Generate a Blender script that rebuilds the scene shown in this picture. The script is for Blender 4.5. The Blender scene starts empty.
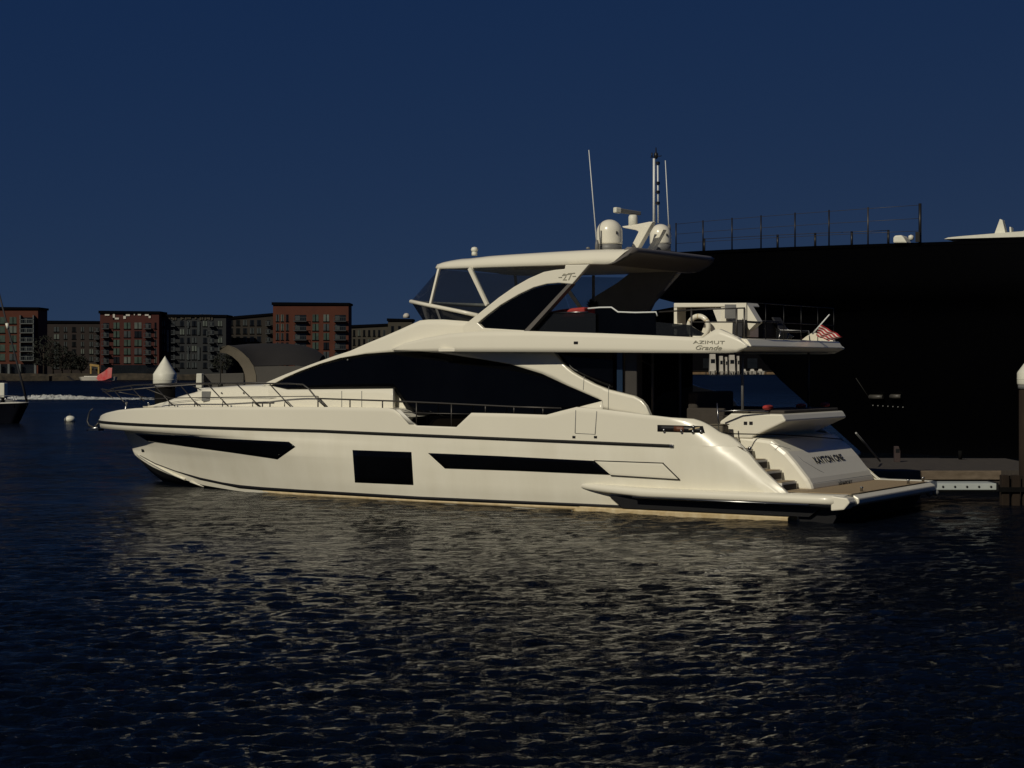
import bpy, bmesh, math, random
import numpy as np
from mathutils import Vector, Matrix
R = math.radians
random.seed(7)
C = bpy.context.scene.collection
S = bpy.context.scene

# ------------------------------------------------------------------ camera, sky, sun, exposure
FPX, CH, YH = 1800.0, 3.65, 365.0
cam = bpy.data.cameras.new('camera'); cam_o = bpy.data.objects.new('camera', cam); C.objects.link(cam_o)
cam.sensor_width = 36; cam.lens = FPX / 1024 * 36; cam.shift_y = -(384 - YH) / 1024
cam.clip_start = .5; cam.clip_end = 20000
cam_o.location = (0, 0, CH); cam_o.rotation_euler = (R(90), 0, 0)
S.camera = cam_o
SUN_EL, SUN_ROT = R(34), R(216)
w = bpy.data.worlds.new('World'); S.world = w; w.use_nodes = True
nt = w.node_tree; bg = nt.nodes['Background']
sky = nt.nodes.new('ShaderNodeTexSky'); sky.sky_type = 'NISHITA'; sky.sun_disc = False
sky.sun_elevation = SUN_EL; sky.sun_rotation = SUN_ROT
sky.altitude = 20000; sky.air_density = 1.0; sky.dust_density = 0.0; sky.ozone_density = 2.4
sep = nt.nodes.new('ShaderNodeSeparateColor'); cmb = nt.nodes.new('ShaderNodeCombineColor'); nt.links.new(sky.outputs[0], sep.inputs[0])
for ch, (gam, gain) in enumerate(((.9, .93), (.42, 1.03), (.12, 2.23))):      # overall colour response of the deep, polarised sky
    pw = nt.nodes.new('ShaderNodeMath'); pw.operation = 'POWER'; pw.inputs[1].default_value = gam; ml = nt.nodes.new('ShaderNodeMath'); ml.operation = 'MULTIPLY'; ml.inputs[1].default_value = gain
    nt.links.new(sep.outputs[ch], pw.inputs[0]); nt.links.new(pw.outputs[0], ml.inputs[0]); nt.links.new(ml.outputs[0], cmb.inputs[ch])
nt.links.new(cmb.outputs[0], bg.inputs[0]); bg.inputs[1].default_value = .06
sl = bpy.data.lights.new('sun', 'SUN'); sl.energy = 5.0; sl.angle = R(.5); sl.color = (1, .92, .75)
so = bpy.data.objects.new('sun', sl); C.objects.link(so)
sd = Vector((math.sin(SUN_ROT) * math.cos(SUN_EL), math.cos(SUN_ROT) * math.cos(SUN_EL), math.sin(SUN_EL)))
so.rotation_euler = sd.to_track_quat('Z', 'Y').to_euler(); so.location = (0, 0, 60)
S.view_settings.view_transform = 'Standard'; S.view_settings.look = 'None'
S.view_settings.gamma = 1; S.view_settings.exposure = -0.98
S.view_settings.use_curve_mapping = False

# ------------------------------------------------------------------ materials
def mat(name, col, rough=.5, metal=0, spec=.5, coat=0, var=0, vscale=3, vcol=None, bump=0, bscale=20, stretch=(1, 1, 1)):
    m = bpy.data.materials.new(name); m.use_nodes = True
    n = m.node_tree; b = n.nodes['Principled BSDF']
    b.inputs['Base Color'].default_value = (*col, 1); b.inputs['Roughness'].default_value = rough
    b.inputs['Metallic'].default_value = metal; b.inputs['Specular IOR Level'].default_value = spec
    b.inputs['Coat Weight'].default_value = coat; b.inputs['Coat Roughness'].default_value = .08
    tc = n.nodes.new('ShaderNodeTexCoord'); mp = n.nodes.new('ShaderNodeMapping')
    mp.inputs['Scale'].default_value = stretch
    n.links.new(tc.outputs['Object'], mp.inputs[0])
    if var:
        t = n.nodes.new('ShaderNodeTexNoise'); t.inputs['Scale'].default_value = vscale; t.inputs['Detail'].default_value = 6
        t.inputs['Roughness'].default_value = .62
        n.links.new(mp.outputs[0], t.inputs['Vector'])
        r = n.nodes.new('ShaderNodeValToRGB'); r.color_ramp.elements[0].position = .3; r.color_ramp.elements[1].position = .7
        c2 = vcol or tuple(x * (1 - var) for x in col)
        r.color_ramp.elements[0].color = (*c2, 1); r.color_ramp.elements[1].color = (*col, 1)
        n.links.new(t.outputs[0], r.inputs[0]); n.links.new(r.outputs[0], b.inputs['Base Color'])
    if bump:
        t = n.nodes.new('ShaderNodeTexNoise'); t.inputs['Scale'].default_value = bscale; t.inputs['Detail'].default_value = 4
        n.links.new(mp.outputs[0], t.inputs['Vector'])
        bp = n.nodes.new('ShaderNodeBump'); bp.inputs['Strength'].default_value = bump; bp.inputs['Distance'].default_value = .02
        n.links.new(t.outputs[0], bp.inputs['Height']); n.links.new(bp.outputs[0], b.inputs['Normal'])
    return m
M = {}
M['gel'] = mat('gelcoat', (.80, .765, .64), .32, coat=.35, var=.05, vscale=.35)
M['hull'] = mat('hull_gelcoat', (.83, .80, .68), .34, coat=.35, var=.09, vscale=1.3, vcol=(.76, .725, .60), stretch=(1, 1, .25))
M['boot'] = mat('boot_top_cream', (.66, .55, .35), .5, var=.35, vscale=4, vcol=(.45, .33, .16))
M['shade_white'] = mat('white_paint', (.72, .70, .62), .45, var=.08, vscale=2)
M['black'] = mat('black_trim', (.012, .012, .013), .4, spec=.3)
M['glass'] = mat('tinted_glass', (.002, .0022, .003), .04, spec=.22, var=.5, vscale=.6)
M['steel'] = mat('stainless_steel', (.30, .30, .30), .28, metal=1)
M['tube'] = mat('rail_steel', (.07, .065, .06), .45, metal=.6)
M['teak'] = mat('teak', (.36, .27, .16), .7, var=.35, vscale=6, stretch=(1, 12, 1), bump=.2)
M['rubber'] = mat('rub_rail', (.012, .012, .011), .6, spec=.2)
M['grey'] = mat('grey_plastic', (.17, .17, .165), .5, var=.2)
M['dark'] = mat('dark_fabric', (.022, .022, .026), .8, var=.3)
M['brown'] = mat('brown_fabric', (.045, .037, .030), .85, var=.3, bump=.3)
M['red'] = mat('red_fabric', (.40, .035, .03), .8, var=.3, vscale=8, bump=.3)
M['letter'] = mat('lettering', (.012, .012, .014), .4)
M['letter_soft'] = mat('silver_lettering', (.33, .315, .25), .4)
M['antenna'] = mat('antenna_white', (.70, .72, .70), .4)
M['smoke'] = None
def glass_mat(name, col, alpha):
    m = bpy.data.materials.new(name); m.use_nodes = True; n = m.node_tree
    b = n.nodes['Principled BSDF']; tr = n.nodes.new('ShaderNodeBsdfTransparent'); mx = n.nodes.new('ShaderNodeMixShader')
    tn = n.nodes.new('ShaderNodeTexNoise'); tn.inputs['Scale'].default_value = 1.5
    rp = n.nodes.new('ShaderNodeMapRange'); rp.inputs['To Min'].default_value = alpha - .08; rp.inputs['To Max'].default_value = alpha + .08
    n.links.new(tn.outputs[0], rp.inputs[0]); n.links.new(rp.outputs[0], mx.inputs[0])
    b.inputs['Base Color'].default_value = (*col, 1); b.inputs['Roughness'].default_value = .05; b.inputs['Specular IOR Level'].default_value = .3
    tr.inputs[0].default_value = (.8, .85, .9, 1)
    n.links.new(tr.outputs[0], mx.inputs[1]); n.links.new(b.outputs[0], mx.inputs[2])
    n.links.new(mx.outputs[0], n.nodes['Material Output'].inputs[0]); return m
M['smoke'] = glass_mat('smoked_screen', (.02, .022, .024), .45)
M['smoke_dark'] = glass_mat('dark_smoked_screen', (.012, .013, .015), .8)

# ------------------------------------------------------------------ object helpers
def tag(o, label=None, cat=None, group=None, kind=None):
    if label: o['label'] = label
    if cat: o['category'] = cat
    if group: o['group'] = group
    if kind: o['kind'] = kind
    return o
def thing(name, label, cat, loc=(0, 0, 0), rz=0, group=None):
    o = bpy.data.objects.new(name, None); C.objects.link(o); o.location = loc; o.rotation_euler = (0, 0, rz)
    o.empty_display_size = .3
    return tag(o, label, cat, group)
def copy_tree(o, parent=None):
    c = o.copy(); C.objects.link(c); c.parent = parent
    for ch in list(o.children): copy_tree(ch, c)
    return c
class MB:
    """collects geometry; build() links it as one mesh object"""
    def __init__(s): s.v = []; s.f = []; s.sm = []; s.pr = False
    def add(s, vs, fs, smooth=False):
        n = len(s.v); s.v += [tuple(v) for v in vs]; s.f += [tuple(i + n for i in f) for f in fs]; s.sm += [smooth] * len(fs); return s
    def box(s, x0, x1, y0, y1, z0, z1):
        vs = [(x, y, z) for z in (z0, z1) for y in (y0, y1) for x in (x0, x1)]
        return s.add(vs, [(0, 2, 3, 1), (4, 5, 7, 6), (0, 1, 5, 4), (2, 6, 7, 3), (0, 4, 6, 2), (1, 3, 7, 5)])
    def bar(s, a, b, wa, wb=None, t=None):
        """square-ish bar from a to b"""
        a = Vector(a); b = Vector(b); d = (b - a).normalized()
        up = Vector((0, 0, 1)) if abs(d.z) < .95 else Vector((1, 0, 0))
        x = d.cross(up).normalized(); y = x.cross(d).normalized(); wb = wb or wa; t = t or wa
        vs = []
        for p, ww in ((a, wa), (b, wb)):
            for i, j in ((-1, -1), (1, -1), (1, 1), (-1, 1)): vs.append(p + x * i * t / 2 + y * j * ww / 2)
        return s.add(vs, [(3, 2, 1, 0), (4, 5, 6, 7)] + [(i, (i + 1) % 4, (i + 1) % 4 + 4, i + 4) for i in range(4)])
    def tube(s, pts, r, n=8, r2=None):
        pts = [Vector(p) for p in pts]; r2 = r if r2 is None else r2; rings = []
        for k, p in enumerate(pts):
            d = (pts[min(k + 1, len(pts) - 1)] - pts[max(k - 1, 0)]).normalized()
            up = Vector((0, 0, 1)) if abs(d.z) < .9 else Vector((0, 1, 0))
            x = d.cross(up).normalized(); y = x.cross(d); rr = r + (r2 - r) * k / max(1, len(pts) - 1)
            rings.append([p + (x * math.cos(2 * math.pi * i / n) + y * math.sin(2 * math.pi * i / n)) * rr for i in range(n)])
        vs = [v for q in rings for v in q]; fs = []
        for k in range(len(pts) - 1):
            for i in range(n):
                j = (i + 1) % n; fs.append((k * n + i, k * n + j, (k + 1) * n + j, (k + 1) * n + i))
        s.add(vs, fs, True)
        s.add(rings[0], [tuple(range(n))[::-1]]); s.add(rings[-1], [tuple(range(n))]); return s
    def lathe(s, prof, cx=0, cy=0, cz=0, n=24, smooth=True):
        vs = [(cx + r * math.cos(2 * math.pi * i / n), cy + r * math.sin(2 * math.pi * i / n), cz + z) for r, z in prof for i in range(n)]
        fs = [(k * n + i, k * n + (i + 1) % n, (k + 1) * n + (i + 1) % n, (k + 1) * n + i) for k in range(len(prof) - 1) for i in range(n)]
        fs += [tuple(range(n))[::-1], tuple((len(prof) - 1) * n + i for i in range(n))]
        return s.add(vs, fs, smooth)
    def grid(s, rows, smooth=True, flip=False):
        n = len(rows[0]); vs = [v for r in rows for v in r]; fs = []
        for k in range(len(rows) - 1):
            for i in range(n - 1):
                q = (k * n + i, k * n + i + 1, (k + 1) * n + i + 1, (k + 1) * n + i); fs.append(q[::-1] if flip else q)
        return s.add(vs, fs, smooth)
    def prism(s, poly, y0, y1):
        """poly of (x, z) extruded along y"""
        n = len(poly); vs = [(x, y0, z) for x, z in poly] + [(x, y1, z) for x, z in poly]
        return s.add(vs, [tuple(range(n)), tuple(range(n, 2 * n))[::-1]] + [(i, i + n, (i + 1) % n + n, (i + 1) % n) for i in range(n)])
    def mirror(s):
        n = len(s.v); vs = [(x, -y, z) for x, y, z in s.v]; fs = [tuple(i for i in f[::-1]) for f in s.f]; sm = list(s.sm)
        s.v += vs; s.f += [tuple(i + n for i in f) for f in fs]; s.sm += sm; return s
    def pair(s): s.pr = True; return s
    def mirrored(s):
        o = MB(); o.v = [(x, -y, z) for x, y, z in s.v]; o.f = [f[::-1] for f in s.f]; o.sm = list(s.sm); return o
    def build(s, name, m, parent=None, bevel=0, fix=True, weld=True):
        if s.pr: s.mirrored().build(name, m, parent, bevel, fix, weld)
        me = bpy.data.meshes.new(name); me.from_pydata(s.v, [], s.f)
        me.polygons.foreach_set('use_smooth', s.sm)
        bm = bmesh.new(); bm.from_mesh(me)
        if weld: bmesh.ops.remove_doubles(bm, verts=bm.verts, dist=.0004)
        bmesh.ops.dissolve_degenerate(bm, dist=.0003, edges=bm.edges)
        if fix: bmesh.ops.recalc_face_normals(bm, faces=bm.faces)
        bm.to_mesh(me); bm.free()
        me.materials.append(m); o = bpy.data.objects.new(name, me); C.objects.link(o); o.parent = parent
        if bevel:
            b = o.modifiers.new('bevel', 'BEVEL'); b.width = bevel; b.segments = 2; b.limit_method = 'ANGLE'; b.angle_limit = R(35)
            b.harden_normals = False
        return o
def text(name, body, size, origin, xax, yax, m, parent, depth=.008, shear=0, sx=1.0):
    cu = bpy.data.curves.new(name, 'FONT'); cu.body = body; cu.size = size; cu.extrude = depth; cu.shear = shear
    cu.align_x = 'CENTER'; cu.align_y = 'CENTER'; cu.offset = 0
    t = bpy.data.objects.new(name, cu); C.objects.link(t)
    dg = bpy.context.evaluated_depsgraph_get(); me = bpy.data.meshes.new_from_object(t.evaluated_get(dg))
    bpy.data.objects.remove(t)
    x = Vector(xax).normalized(); y = Vector(yax); y = (y - x * y.dot(x)).normalized(); z = x.cross(y)
    mt = Matrix(((x[0] * sx, y[0], z[0], origin[0]), (x[1] * sx, y[1], z[1], origin[1]), (x[2] * sx, y[2], z[2], origin[2]), (0, 0, 0, 1)))
    me.transform(mt); me.materials.clear(); me.materials.append(m)
    o = bpy.data.objects.new(name, me); C.objects.link(o); o.parent = parent; return o
def at(x, y, Y): return Vector(((x - 512) / FPX * Y, Y, CH - (y - YH) / FPX * Y))
def wx(x, Y): return (x - 512) / FPX * Y
def wz(y, Y): return CH - (y - YH) / FPX * Y

# ------------------------------------------------------------------ water
def make_water():
    rng = np.random.default_rng(3)
    ys = [4.0]
    while ys[-1] < 1200: ys.append(ys[-1] + max(.0030 * ys[-1], .036) if ys[-1] > 11 else ys[-1] + .2)
    while ys[-1] < 9000: ys.append(ys[-1] * 1.12)
    ys = np.array(ys)
    t = np.concatenate([np.linspace(-4, -.6, 24)[:-1], np.linspace(-.6, -.34, 40)[:-1], np.linspace(-.34, .34, 235), np.linspace(.34, .6, 40)[1:], np.linspace(.6, 4, 24)[1:]])
    Y, T = np.meshgrid(ys, t, indexing='ij'); X = Y * T
    cell = np.maximum(.0030 * Y, .036)
    Z = np.zeros_like(X)
    # slow warp so that the crests wander
    Xw = X + .3 * np.sin(Y * .37 + X * .11) + .2 * np.sin(X * .53 - Y * .21 + 1.3)
    Yw = Y + .35 * np.sin(X * .31 + 2.1) + .15 * np.sin(X * .97 + Y * .31)
    n = 120; slope = .24
    gust = .85 + .45 * np.sin(X * .09 + Y * .05 + 1) * np.sin(Y * .07 - X * .03 + .4)
    for i in range(n):
        lam = .13 * (20 ** (i / (n - 1))) * rng.uniform(.92, 1.08)
        ang = rng.normal(R(98), R(25)); k = 2 * math.pi / lam
        a = slope * math.sqrt(2 / n) / k * (1.45 if lam < .32 else 1.45 * (.32 / lam) ** 1.15)
        fade = np.clip((lam / cell - 2.2) / 3, 0, 1) * np.clip(1.6 - np.abs(T) * 1.6, 0, 1)
        ph = k * (Xw * math.cos(ang) + Yw * math.sin(ang)) + rng.uniform(0, 6.28)
        s = np.sin(ph)
        Z += a * fade * (s + .25 * np.sin(2 * ph + 1.57)) * gust
    V = np.stack([X, Y, Z], -1).reshape(-1, 3); nr, nc = X.shape
    idx = np.arange(nr * nc).reshape(nr, nc)
    F = np.stack([idx[:-1, :-1], idx[:-1, 1:], idx[1:, 1:], idx[1:, :-1]], -1).reshape(-1, 4)
    me = bpy.data.meshes.new('water'); me.vertices.add(len(V)); me.vertices.foreach_set('co', V.ravel())
    me.loops.add(F.size); me.loops.foreach_set('vertex_index', F.ravel()); me.polygons.add(len(F))
    me.polygons.foreach_set('loop_start', np.arange(0, F.size, 4)); me.polygons.foreach_set('loop_total', np.full(len(F), 4))
    me.update(); me.polygons.foreach_set('use_smooth', np.ones(len(F), bool))
    m = bpy.data.materials.new('harbour_water'); m.use_nodes = True; nn = m.node_tree; b = nn.nodes['Principled BSDF']
    b.inputs['Base Color'].default_value = (.0018, .0032, .0065, 1); b.inputs['Roughness'].default_value = .10; b.inputs['IOR'].default_value = 1.13
    tc = nn.nodes.new('ShaderNodeTexCoord'); mp = nn.nodes.new('ShaderNodeMapping'); mp.inputs['Scale'].default_value = (.55, 1, 1)
    nn.links.new(tc.outputs['Object'], mp.inputs[0])
    def noise(scale, detail, dist, rough=.55, vec=mp):
        t = nn.nodes.new('ShaderNodeTexNoise'); t.inputs['Scale'].default_value = scale; t.inputs['Detail'].default_value = detail
        t.inputs['Distortion'].default_value = dist; t.inputs['Roughness'].default_value = rough; nn.links.new(vec.outputs[0], t.inputs['Vector']); return t
    mg = nn.nodes.new('ShaderNodeMapping'); mg.inputs['Scale'].default_value = (.05, .16, 1); nn.links.new(tc.outputs['Object'], mg.inputs[0])
    gu = noise(1.0, 3, .8, .5, mg); gr = nn.nodes.new('ShaderNodeMapRange'); gr.inputs['From Min'].default_value = .35; gr.inputs['From Max'].default_value = .65
    gr.inputs['To Min'].default_value = .25; gr.inputs['To Max'].default_value = 1.0; nn.links.new(gu.outputs[0], gr.inputs[0])
    prev = None
    for sc, det, dist, amp in ((10, 5, 1.0, .07), (3.6, 5, 1.4, .30), (1.5, 4, .8, .34)):
        t = noise(sc, det, dist); bb = nn.nodes.new('ShaderNodeBump'); bb.inputs['Distance'].default_value = amp
        nn.links.new(gr.outputs[0], bb.inputs['Strength']); nn.links.new(t.outputs[0], bb.inputs['Height'])
        if prev: nn.links.new(prev.outputs[0], bb.inputs['Normal'])
        prev = bb
    nn.links.new(prev.outputs[0], b.inputs['Normal'])
    ln = nn.nodes.new('ShaderNodeVectorMath'); ln.operation = 'LENGTH'; nn.links.new(tc.outputs['Object'], ln.inputs[0])     # waves too small to model far out become roughness
    rr = nn.nodes.new('ShaderNodeMapRange'); rr.inputs['From Min'].default_value = 35; rr.inputs['From Max'].default_value = 260; rr.inputs['To Min'].default_value = .06; rr.inputs['To Max'].default_value = .38
    nn.links.new(ln.outputs['Value'], rr.inputs[0]); nn.links.new(rr.outputs[0], b.inputs['Roughness'])
    me.materials.append(m); o = bpy.data.objects.new('water', me); C.objects.link(o); tag(o, kind='structure')
make_water()

# ------------------------------------------------------------------ far shore and buildings
YS = 440.0
M['earth'] = mat('shore_ground', (.025, .022, .016), .9, var=.4, vscale=.1)
M['stone'] = mat('seawall_stone', (.055, .042, .026), .9, var=.9, vscale=.6, bump=.4, bscale=1)
M['brick_red'] = mat('red_brick', (.055, .0095, .006), .9, var=.3, vscale=.4)
M['brick_orange'] = mat('orange_brick', (.080, .019, .0075), .9, var=.3, vscale=.4)
M['brick_dark'] = mat('dark_brown_brick', (.020, .013, .011), .9, var=.35, vscale=.3)
M['clad_grey'] = mat('grey_cladding', (.013, .0155, .018), .8, var=.35, vscale=.3)
M['clad_brown'] = mat('brown_cladding', (.020, .015, .011), .85, var=.35, vscale=.3)
M['clad_beige'] = mat('beige_cladding', (.050, .043, .031), .85, var=.3, vscale=.3)
M['roof_black'] = mat('black_roof_edge', (.004, .004, .005), 1, spec=0)
M['pane_green'] = mat('greenish_window', (.07, .10, .08), .2, spec=.5, var=.55, vscale=.5)
M['pane_grey'] = mat('grey_window', (.07, .08, .08), .2, var=.6, vscale=.45)
M['pane_light'] = mat('light_window', (.13, .15, .13), .25, var=.4, vscale=.6)
M['pane_dark'] = mat('dark_window', (.012, .014, .016), .15, var=.5, vscale=.5)
M['balc'] = mat('balcony_metal', (.10, .115, .115), .5, var=.3, vscale=.8)
M['balc_dark'] = mat('dark_balcony', (.03, .035, .04), .5)
M['white'] = mat('white_panel', (.55, .52, .46), .6, var=.15, vscale=2)
g = MB(); g.add([(-900, YS + .6, 1.3), (5, YS + .6, 1.3), (25, 705, 1.3), (1200, 705, 1.3), (2400, 2600, 1.3), (-2400, 2600, 1.3)], [(0, 1, 2, 3, 4, 5)]); tag(g.build('shore_ground', M['earth']), kind='structure')
sw = MB(); random.seed(2)
xs = [-330 + i * 4.0 for i in range(82)]
tops = [1.45 + random.uniform(-.25, .25) for _ in xs]
rows = [[(x, YS - .3 - random.uniform(0, .4), -1) for x in xs], [(x, YS - random.uniform(0, .3), .6 + random.uniform(-.2, .2)) for x in xs],
        [(x, YS + random.uniform(0, .2), tt) for x, tt in zip(xs, tops)], [(x, YS + 2.5, tt) for x, tt in zip(xs, tops)]]
sw.grid(rows, smooth=False); tag(sw.build('seawall', M['stone'], fix=False), 'long low stone seawall along the far shore below the apartment blocks', 'seawall')

def building(name, label, Y, x0, x1, ytop, m, depth=9, roof=1, cols=(), floors=(), side=None, group='apartment blocks on the far shore', slope=0):
    """px outline -> a block at distance Y; cols: (xa, xb, kind) ; floors: (ya, yb)"""
    X0, X1 = wx(x0, Y), wx(x1, Y); zt = wz(ytop, Y); cx = (X0 + X1) / 2
    t = thing(name, label, 'building', (cx, Y, 1.3), 0, group)
    b = MB(); zt -= 1.3; a, c = X0 - cx, X1 - cx
    b.add([(a, 0, 0), (c, 0, 0), (c, depth, 0), (a, depth, 0), (a, 0, zt - slope), (c, 0, zt), (c, depth, zt), (a, depth, zt - slope)],
          [(0, 3, 2, 1), (4, 5, 6, 7), (0, 1, 5, 4), (1, 2, 6, 5), (2, 3, 7, 6), (3, 0, 4, 7)])
    b.build('wall', m, t)
    if roof:
        r = MB(); r.prism([(a - .3, zt - slope + .01), (c + .3, zt + .01), (c + .3, zt + .55), (a - .3, zt - slope + .7)], -.4, depth + .3); r.build('roof', M['roof_black'], t)
    for (xa, xb, kind) in cols:
        A, B = wx(xa, Y) - cx, wx(xb, Y) - cx
        for (ya, yb) in floors:
            za, zb = wz(yb, Y) - 1.3, wz(ya, Y) - 1.3
            if kind == 'b' or kind == 'w':
                mm = M['balc'] if kind == 'w' else M['balc_dark']
                k = MB(); k.box(A, B, -1.3, -.02, za - .12, za + .08)
                k.box(A, B, -1.3, -1.22, za + .95, za + 1.05)
                n = max(3, int((B - A) / .5))
                for i in range(n + 1):
                    xx = A + .04 + (B - A - .08) * i / n; k.box(xx - .03, xx + .03, -1.29, -1.23, za + .08, za + .95)
                o = k.build('balcony', mm, t)
                d = MB(); d.box(A + .2, B - .2, -.06, .02, za + .15, zb - .1); d.build('balcony_door', M['pane_dark'], o)
                d = MB(); d.box(A + .3, A + .3 + (B - A) * .35, -.1, -.04, za + .2, zb - .3); d.build('curtain', M['pane_grey'], o)
                if kind == 'w':
                    for q_ in (A, B - .22): pp = MB(); pp.box(q_, q_ + .22, -1.3, -.02, za, zb + .4); pp.build('side_panel', M['balc'], o)
            else:
                mm = {'g': M['pane_green'], 'y': M['pane_grey'], 'd': M['pane_dark'], 'l': M['pane_light']}[kind if random.random() > .30 else random.choice('dyl')]
                k = MB(); k.box(A, B, -.05, .04, za, zb)
                o = k.build('window', mm, t)
                fr = MB(); xm = (A + B) / 2
                fr.box(xm - .08, xm + .08, -.12, -.04, za, zb); fr.box(A - .1, B + .1, -.15, .0, za - .18, za)
                fr.build('window_frame', M['roof_black'], o)
    return t, cx
def fl(y0, step, n, hh): return [(y0 + i * step, y0 + i * step + hh) for i in range(n)]
random.seed(11)
tA, cA = building('apartment_building', 'orange brick block with white balconies at the far left edge of the far shore', YS + 8, -30, 38, 309.5, M['brick_orange'],
         cols=[(-22, -12, 'w'), (-6, 5, 'g'), (9.5, 16.5, 'g'), (21, 35, 'w')], floors=fl(317, 9.2, 5, 6.6))
b = MB(); b.box(wx(-30, 447) - cA, wx(34, 447) - cA, -.12, .02, .02, wz(364, 448) - 1.3); b.build('ground_floor', M['pane_dark'], tA)
for q in (0, 9, 20, 35.5):
    b = MB(); b.box(wx(q, 447) - cA - .25, wx(q, 447) - cA + .25, -1.4, -.9, .02, wz(364, 448) - 1.3); b.build('column', M['balc'], tA)
building('apartment_building', 'low dark brown block in shade set back between two red brick blocks', YS + 60, 37, 104, 323, M['brick_dark'],
         cols=[(54, 59, 'y'), (64, 67, 'y'), (72, 76, 'd'), (81, 84, 'y'), (89.5, 93, 'y'), (95, 100, 'b')], floors=fl(327, 7.4, 6, 4.6))
tC, cC = building('apartment_building', 'dark red brick block with green windows and white patches under its roof', YS + 10, 100, 159, 313.5, M['brick_red'], roof=1,
         cols=[(102.5, 110, 'b'), (113.5, 119.5, 'g'), (124, 130.5, 'g'), (134.5, 141.5, 'g'), (144.5, 152, 'b'), (154.5, 156.5, 'y')], floors=fl(322.5, 8.6, 5, 6.2))
b = MB(); b.box(wx(101, 450) - cC, wx(158, 450) - cC, -.12, .02, .02, wz(365, 450) - 1.3); b.build('ground_floor', M['pane_dark'], tC)
for (xa, xb, ya, yb) in ((105, 109.5, 314.3, 315.6), (113, 115, 314.2, 319.4), (113, 119, 317.7, 319.4), (123.5, 130, 314.3, 316), (123.5, 126, 314.3, 318.8), (134, 135, 314, 315.3),
                       (138, 141, 314, 315.4), (145, 150.8, 314.3, 315.8), (148.8, 150.8, 314.3, 318)):
    b = MB(); b.box(wx(xa, 450) - cC, wx(xb, 450) - cC, -.2, .0, wz(yb, 450) - 1.3, wz(ya, 450) - 1.3); b.build('white_patch', M['white'], tC)
tD, cD = building('apartment_building', 'dark grey clad block with pale vertical strips on its front', YS + 14, 160, 226, 317, M['clad_grey'],
         cols=[(162, 165, 'y'), (172, 176, 'b'), (180, 184, 'd'), (187, 190, 'y'), (192, 196.5, 'y'), (203, 207, 'd'), (209, 215, 'b'), (218, 222, 'y')], floors=fl(321, 8.3, 6, 5.2))
for (xa, xb, ya, yb) in ((167, 169, 330, 352), (187.5, 189, 322, 328), (187.5, 189, 347, 360), (197.5, 199.8, 322, 335), (197.5, 199.8, 347, 360), (206.5, 207.8, 331, 336)):
    b = MB(); b.box(wx(xa, 454) - cD, wx(xb, 454) - cD, -.3, .0, wz(yb, 454) - 1.3, wz(ya, 454) - 1.3); b.build('pale_strip', M['pane_grey'], tD)
b = MB()
for i in range(22):
    xx = 161 + i * 2.4 + random.uniform(-.5, .5); hh = random.uniform(.2, .9)
    if random.random() < .75: b.box(wx(xx, 454) - cD, wx(xx + 1.6, 454) - cD, -.25, -.02, wz(320, 454) - 1.3 + random.uniform(-.3, .3), wz(320, 454) - 1.3 + .4 + hh * .6)
b.build('cornice_pattern', M['clad_beige'], tD)
b = MB(); b.box(wx(198, 454) - cD, wx(210, 454) - cD, 1, 3, wz(317, 454) - .6, wz(315, 454) - 1.1); b.build('roof_unit', M['white'], tD)
tE, cE = building('apartment_building', 'dark brown block with a rising roofline beside the orange brick corner block', YS + 30, 226, 273, 315, M['clad_brown'], slope=1.2,
         cols=[(229, 233, 'd'), (236, 240, 'd'), (243, 247, 'd'), (250, 254, 'd'), (257, 261, 'd'), (266, 271, 'b')], floors=fl(320, 8.2, 6, 5.4))
b = MB(); b.box(wx(227, 470) - cE, wx(246, 470) - cE, 1, 3, wz(318.6, 470) - .9, wz(316, 470) - 1.3); b.build('roof_unit', M['white'], tE)
building('apartment_building', 'orange brick corner block with black roof behind the yacht bow', YS + 12, 273, 348.5, 305, M['brick_orange'],
         cols=[(276, 279, 'y'), (281, 283.5, 'd'), (286, 288.5, 'd'), (294, 307, 'b'), (312.5, 318.5, 'g'), (323.5, 329, 'g'), (334, 346.5, 'b')], floors=fl(314.5, 9.3, 6, 6.8))
building('apartment_building', 'low beige block with thin pilasters right of the orange corner block', YS + 50, 349.5, 388, 325.5, M['clad_beige'],
         cols=[(353 + i * 5, 355.2 + i * 5, 'd') for i in range(7)], floors=fl(330, 9, 5, 6), slope=.6)
tG, cG = building('apartment_building', 'beige block with a white rooftop dome peeking above the yacht bow', YS + 40, 388, 412, 321, M['clad_beige'], cols=[(391, 394, 'd'), (398, 401, 'd')], floors=fl(326, 9, 5, 6))
b = MB(); b.lathe([(.9, 0), (.9, .7), (.5, 1.2), (.05, 1.3)], wx(406, 480) - cG, 2, wz(320, 480) - 1.3 + .6, 12); b.build('roof_dome', M['white'], tG)

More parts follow.
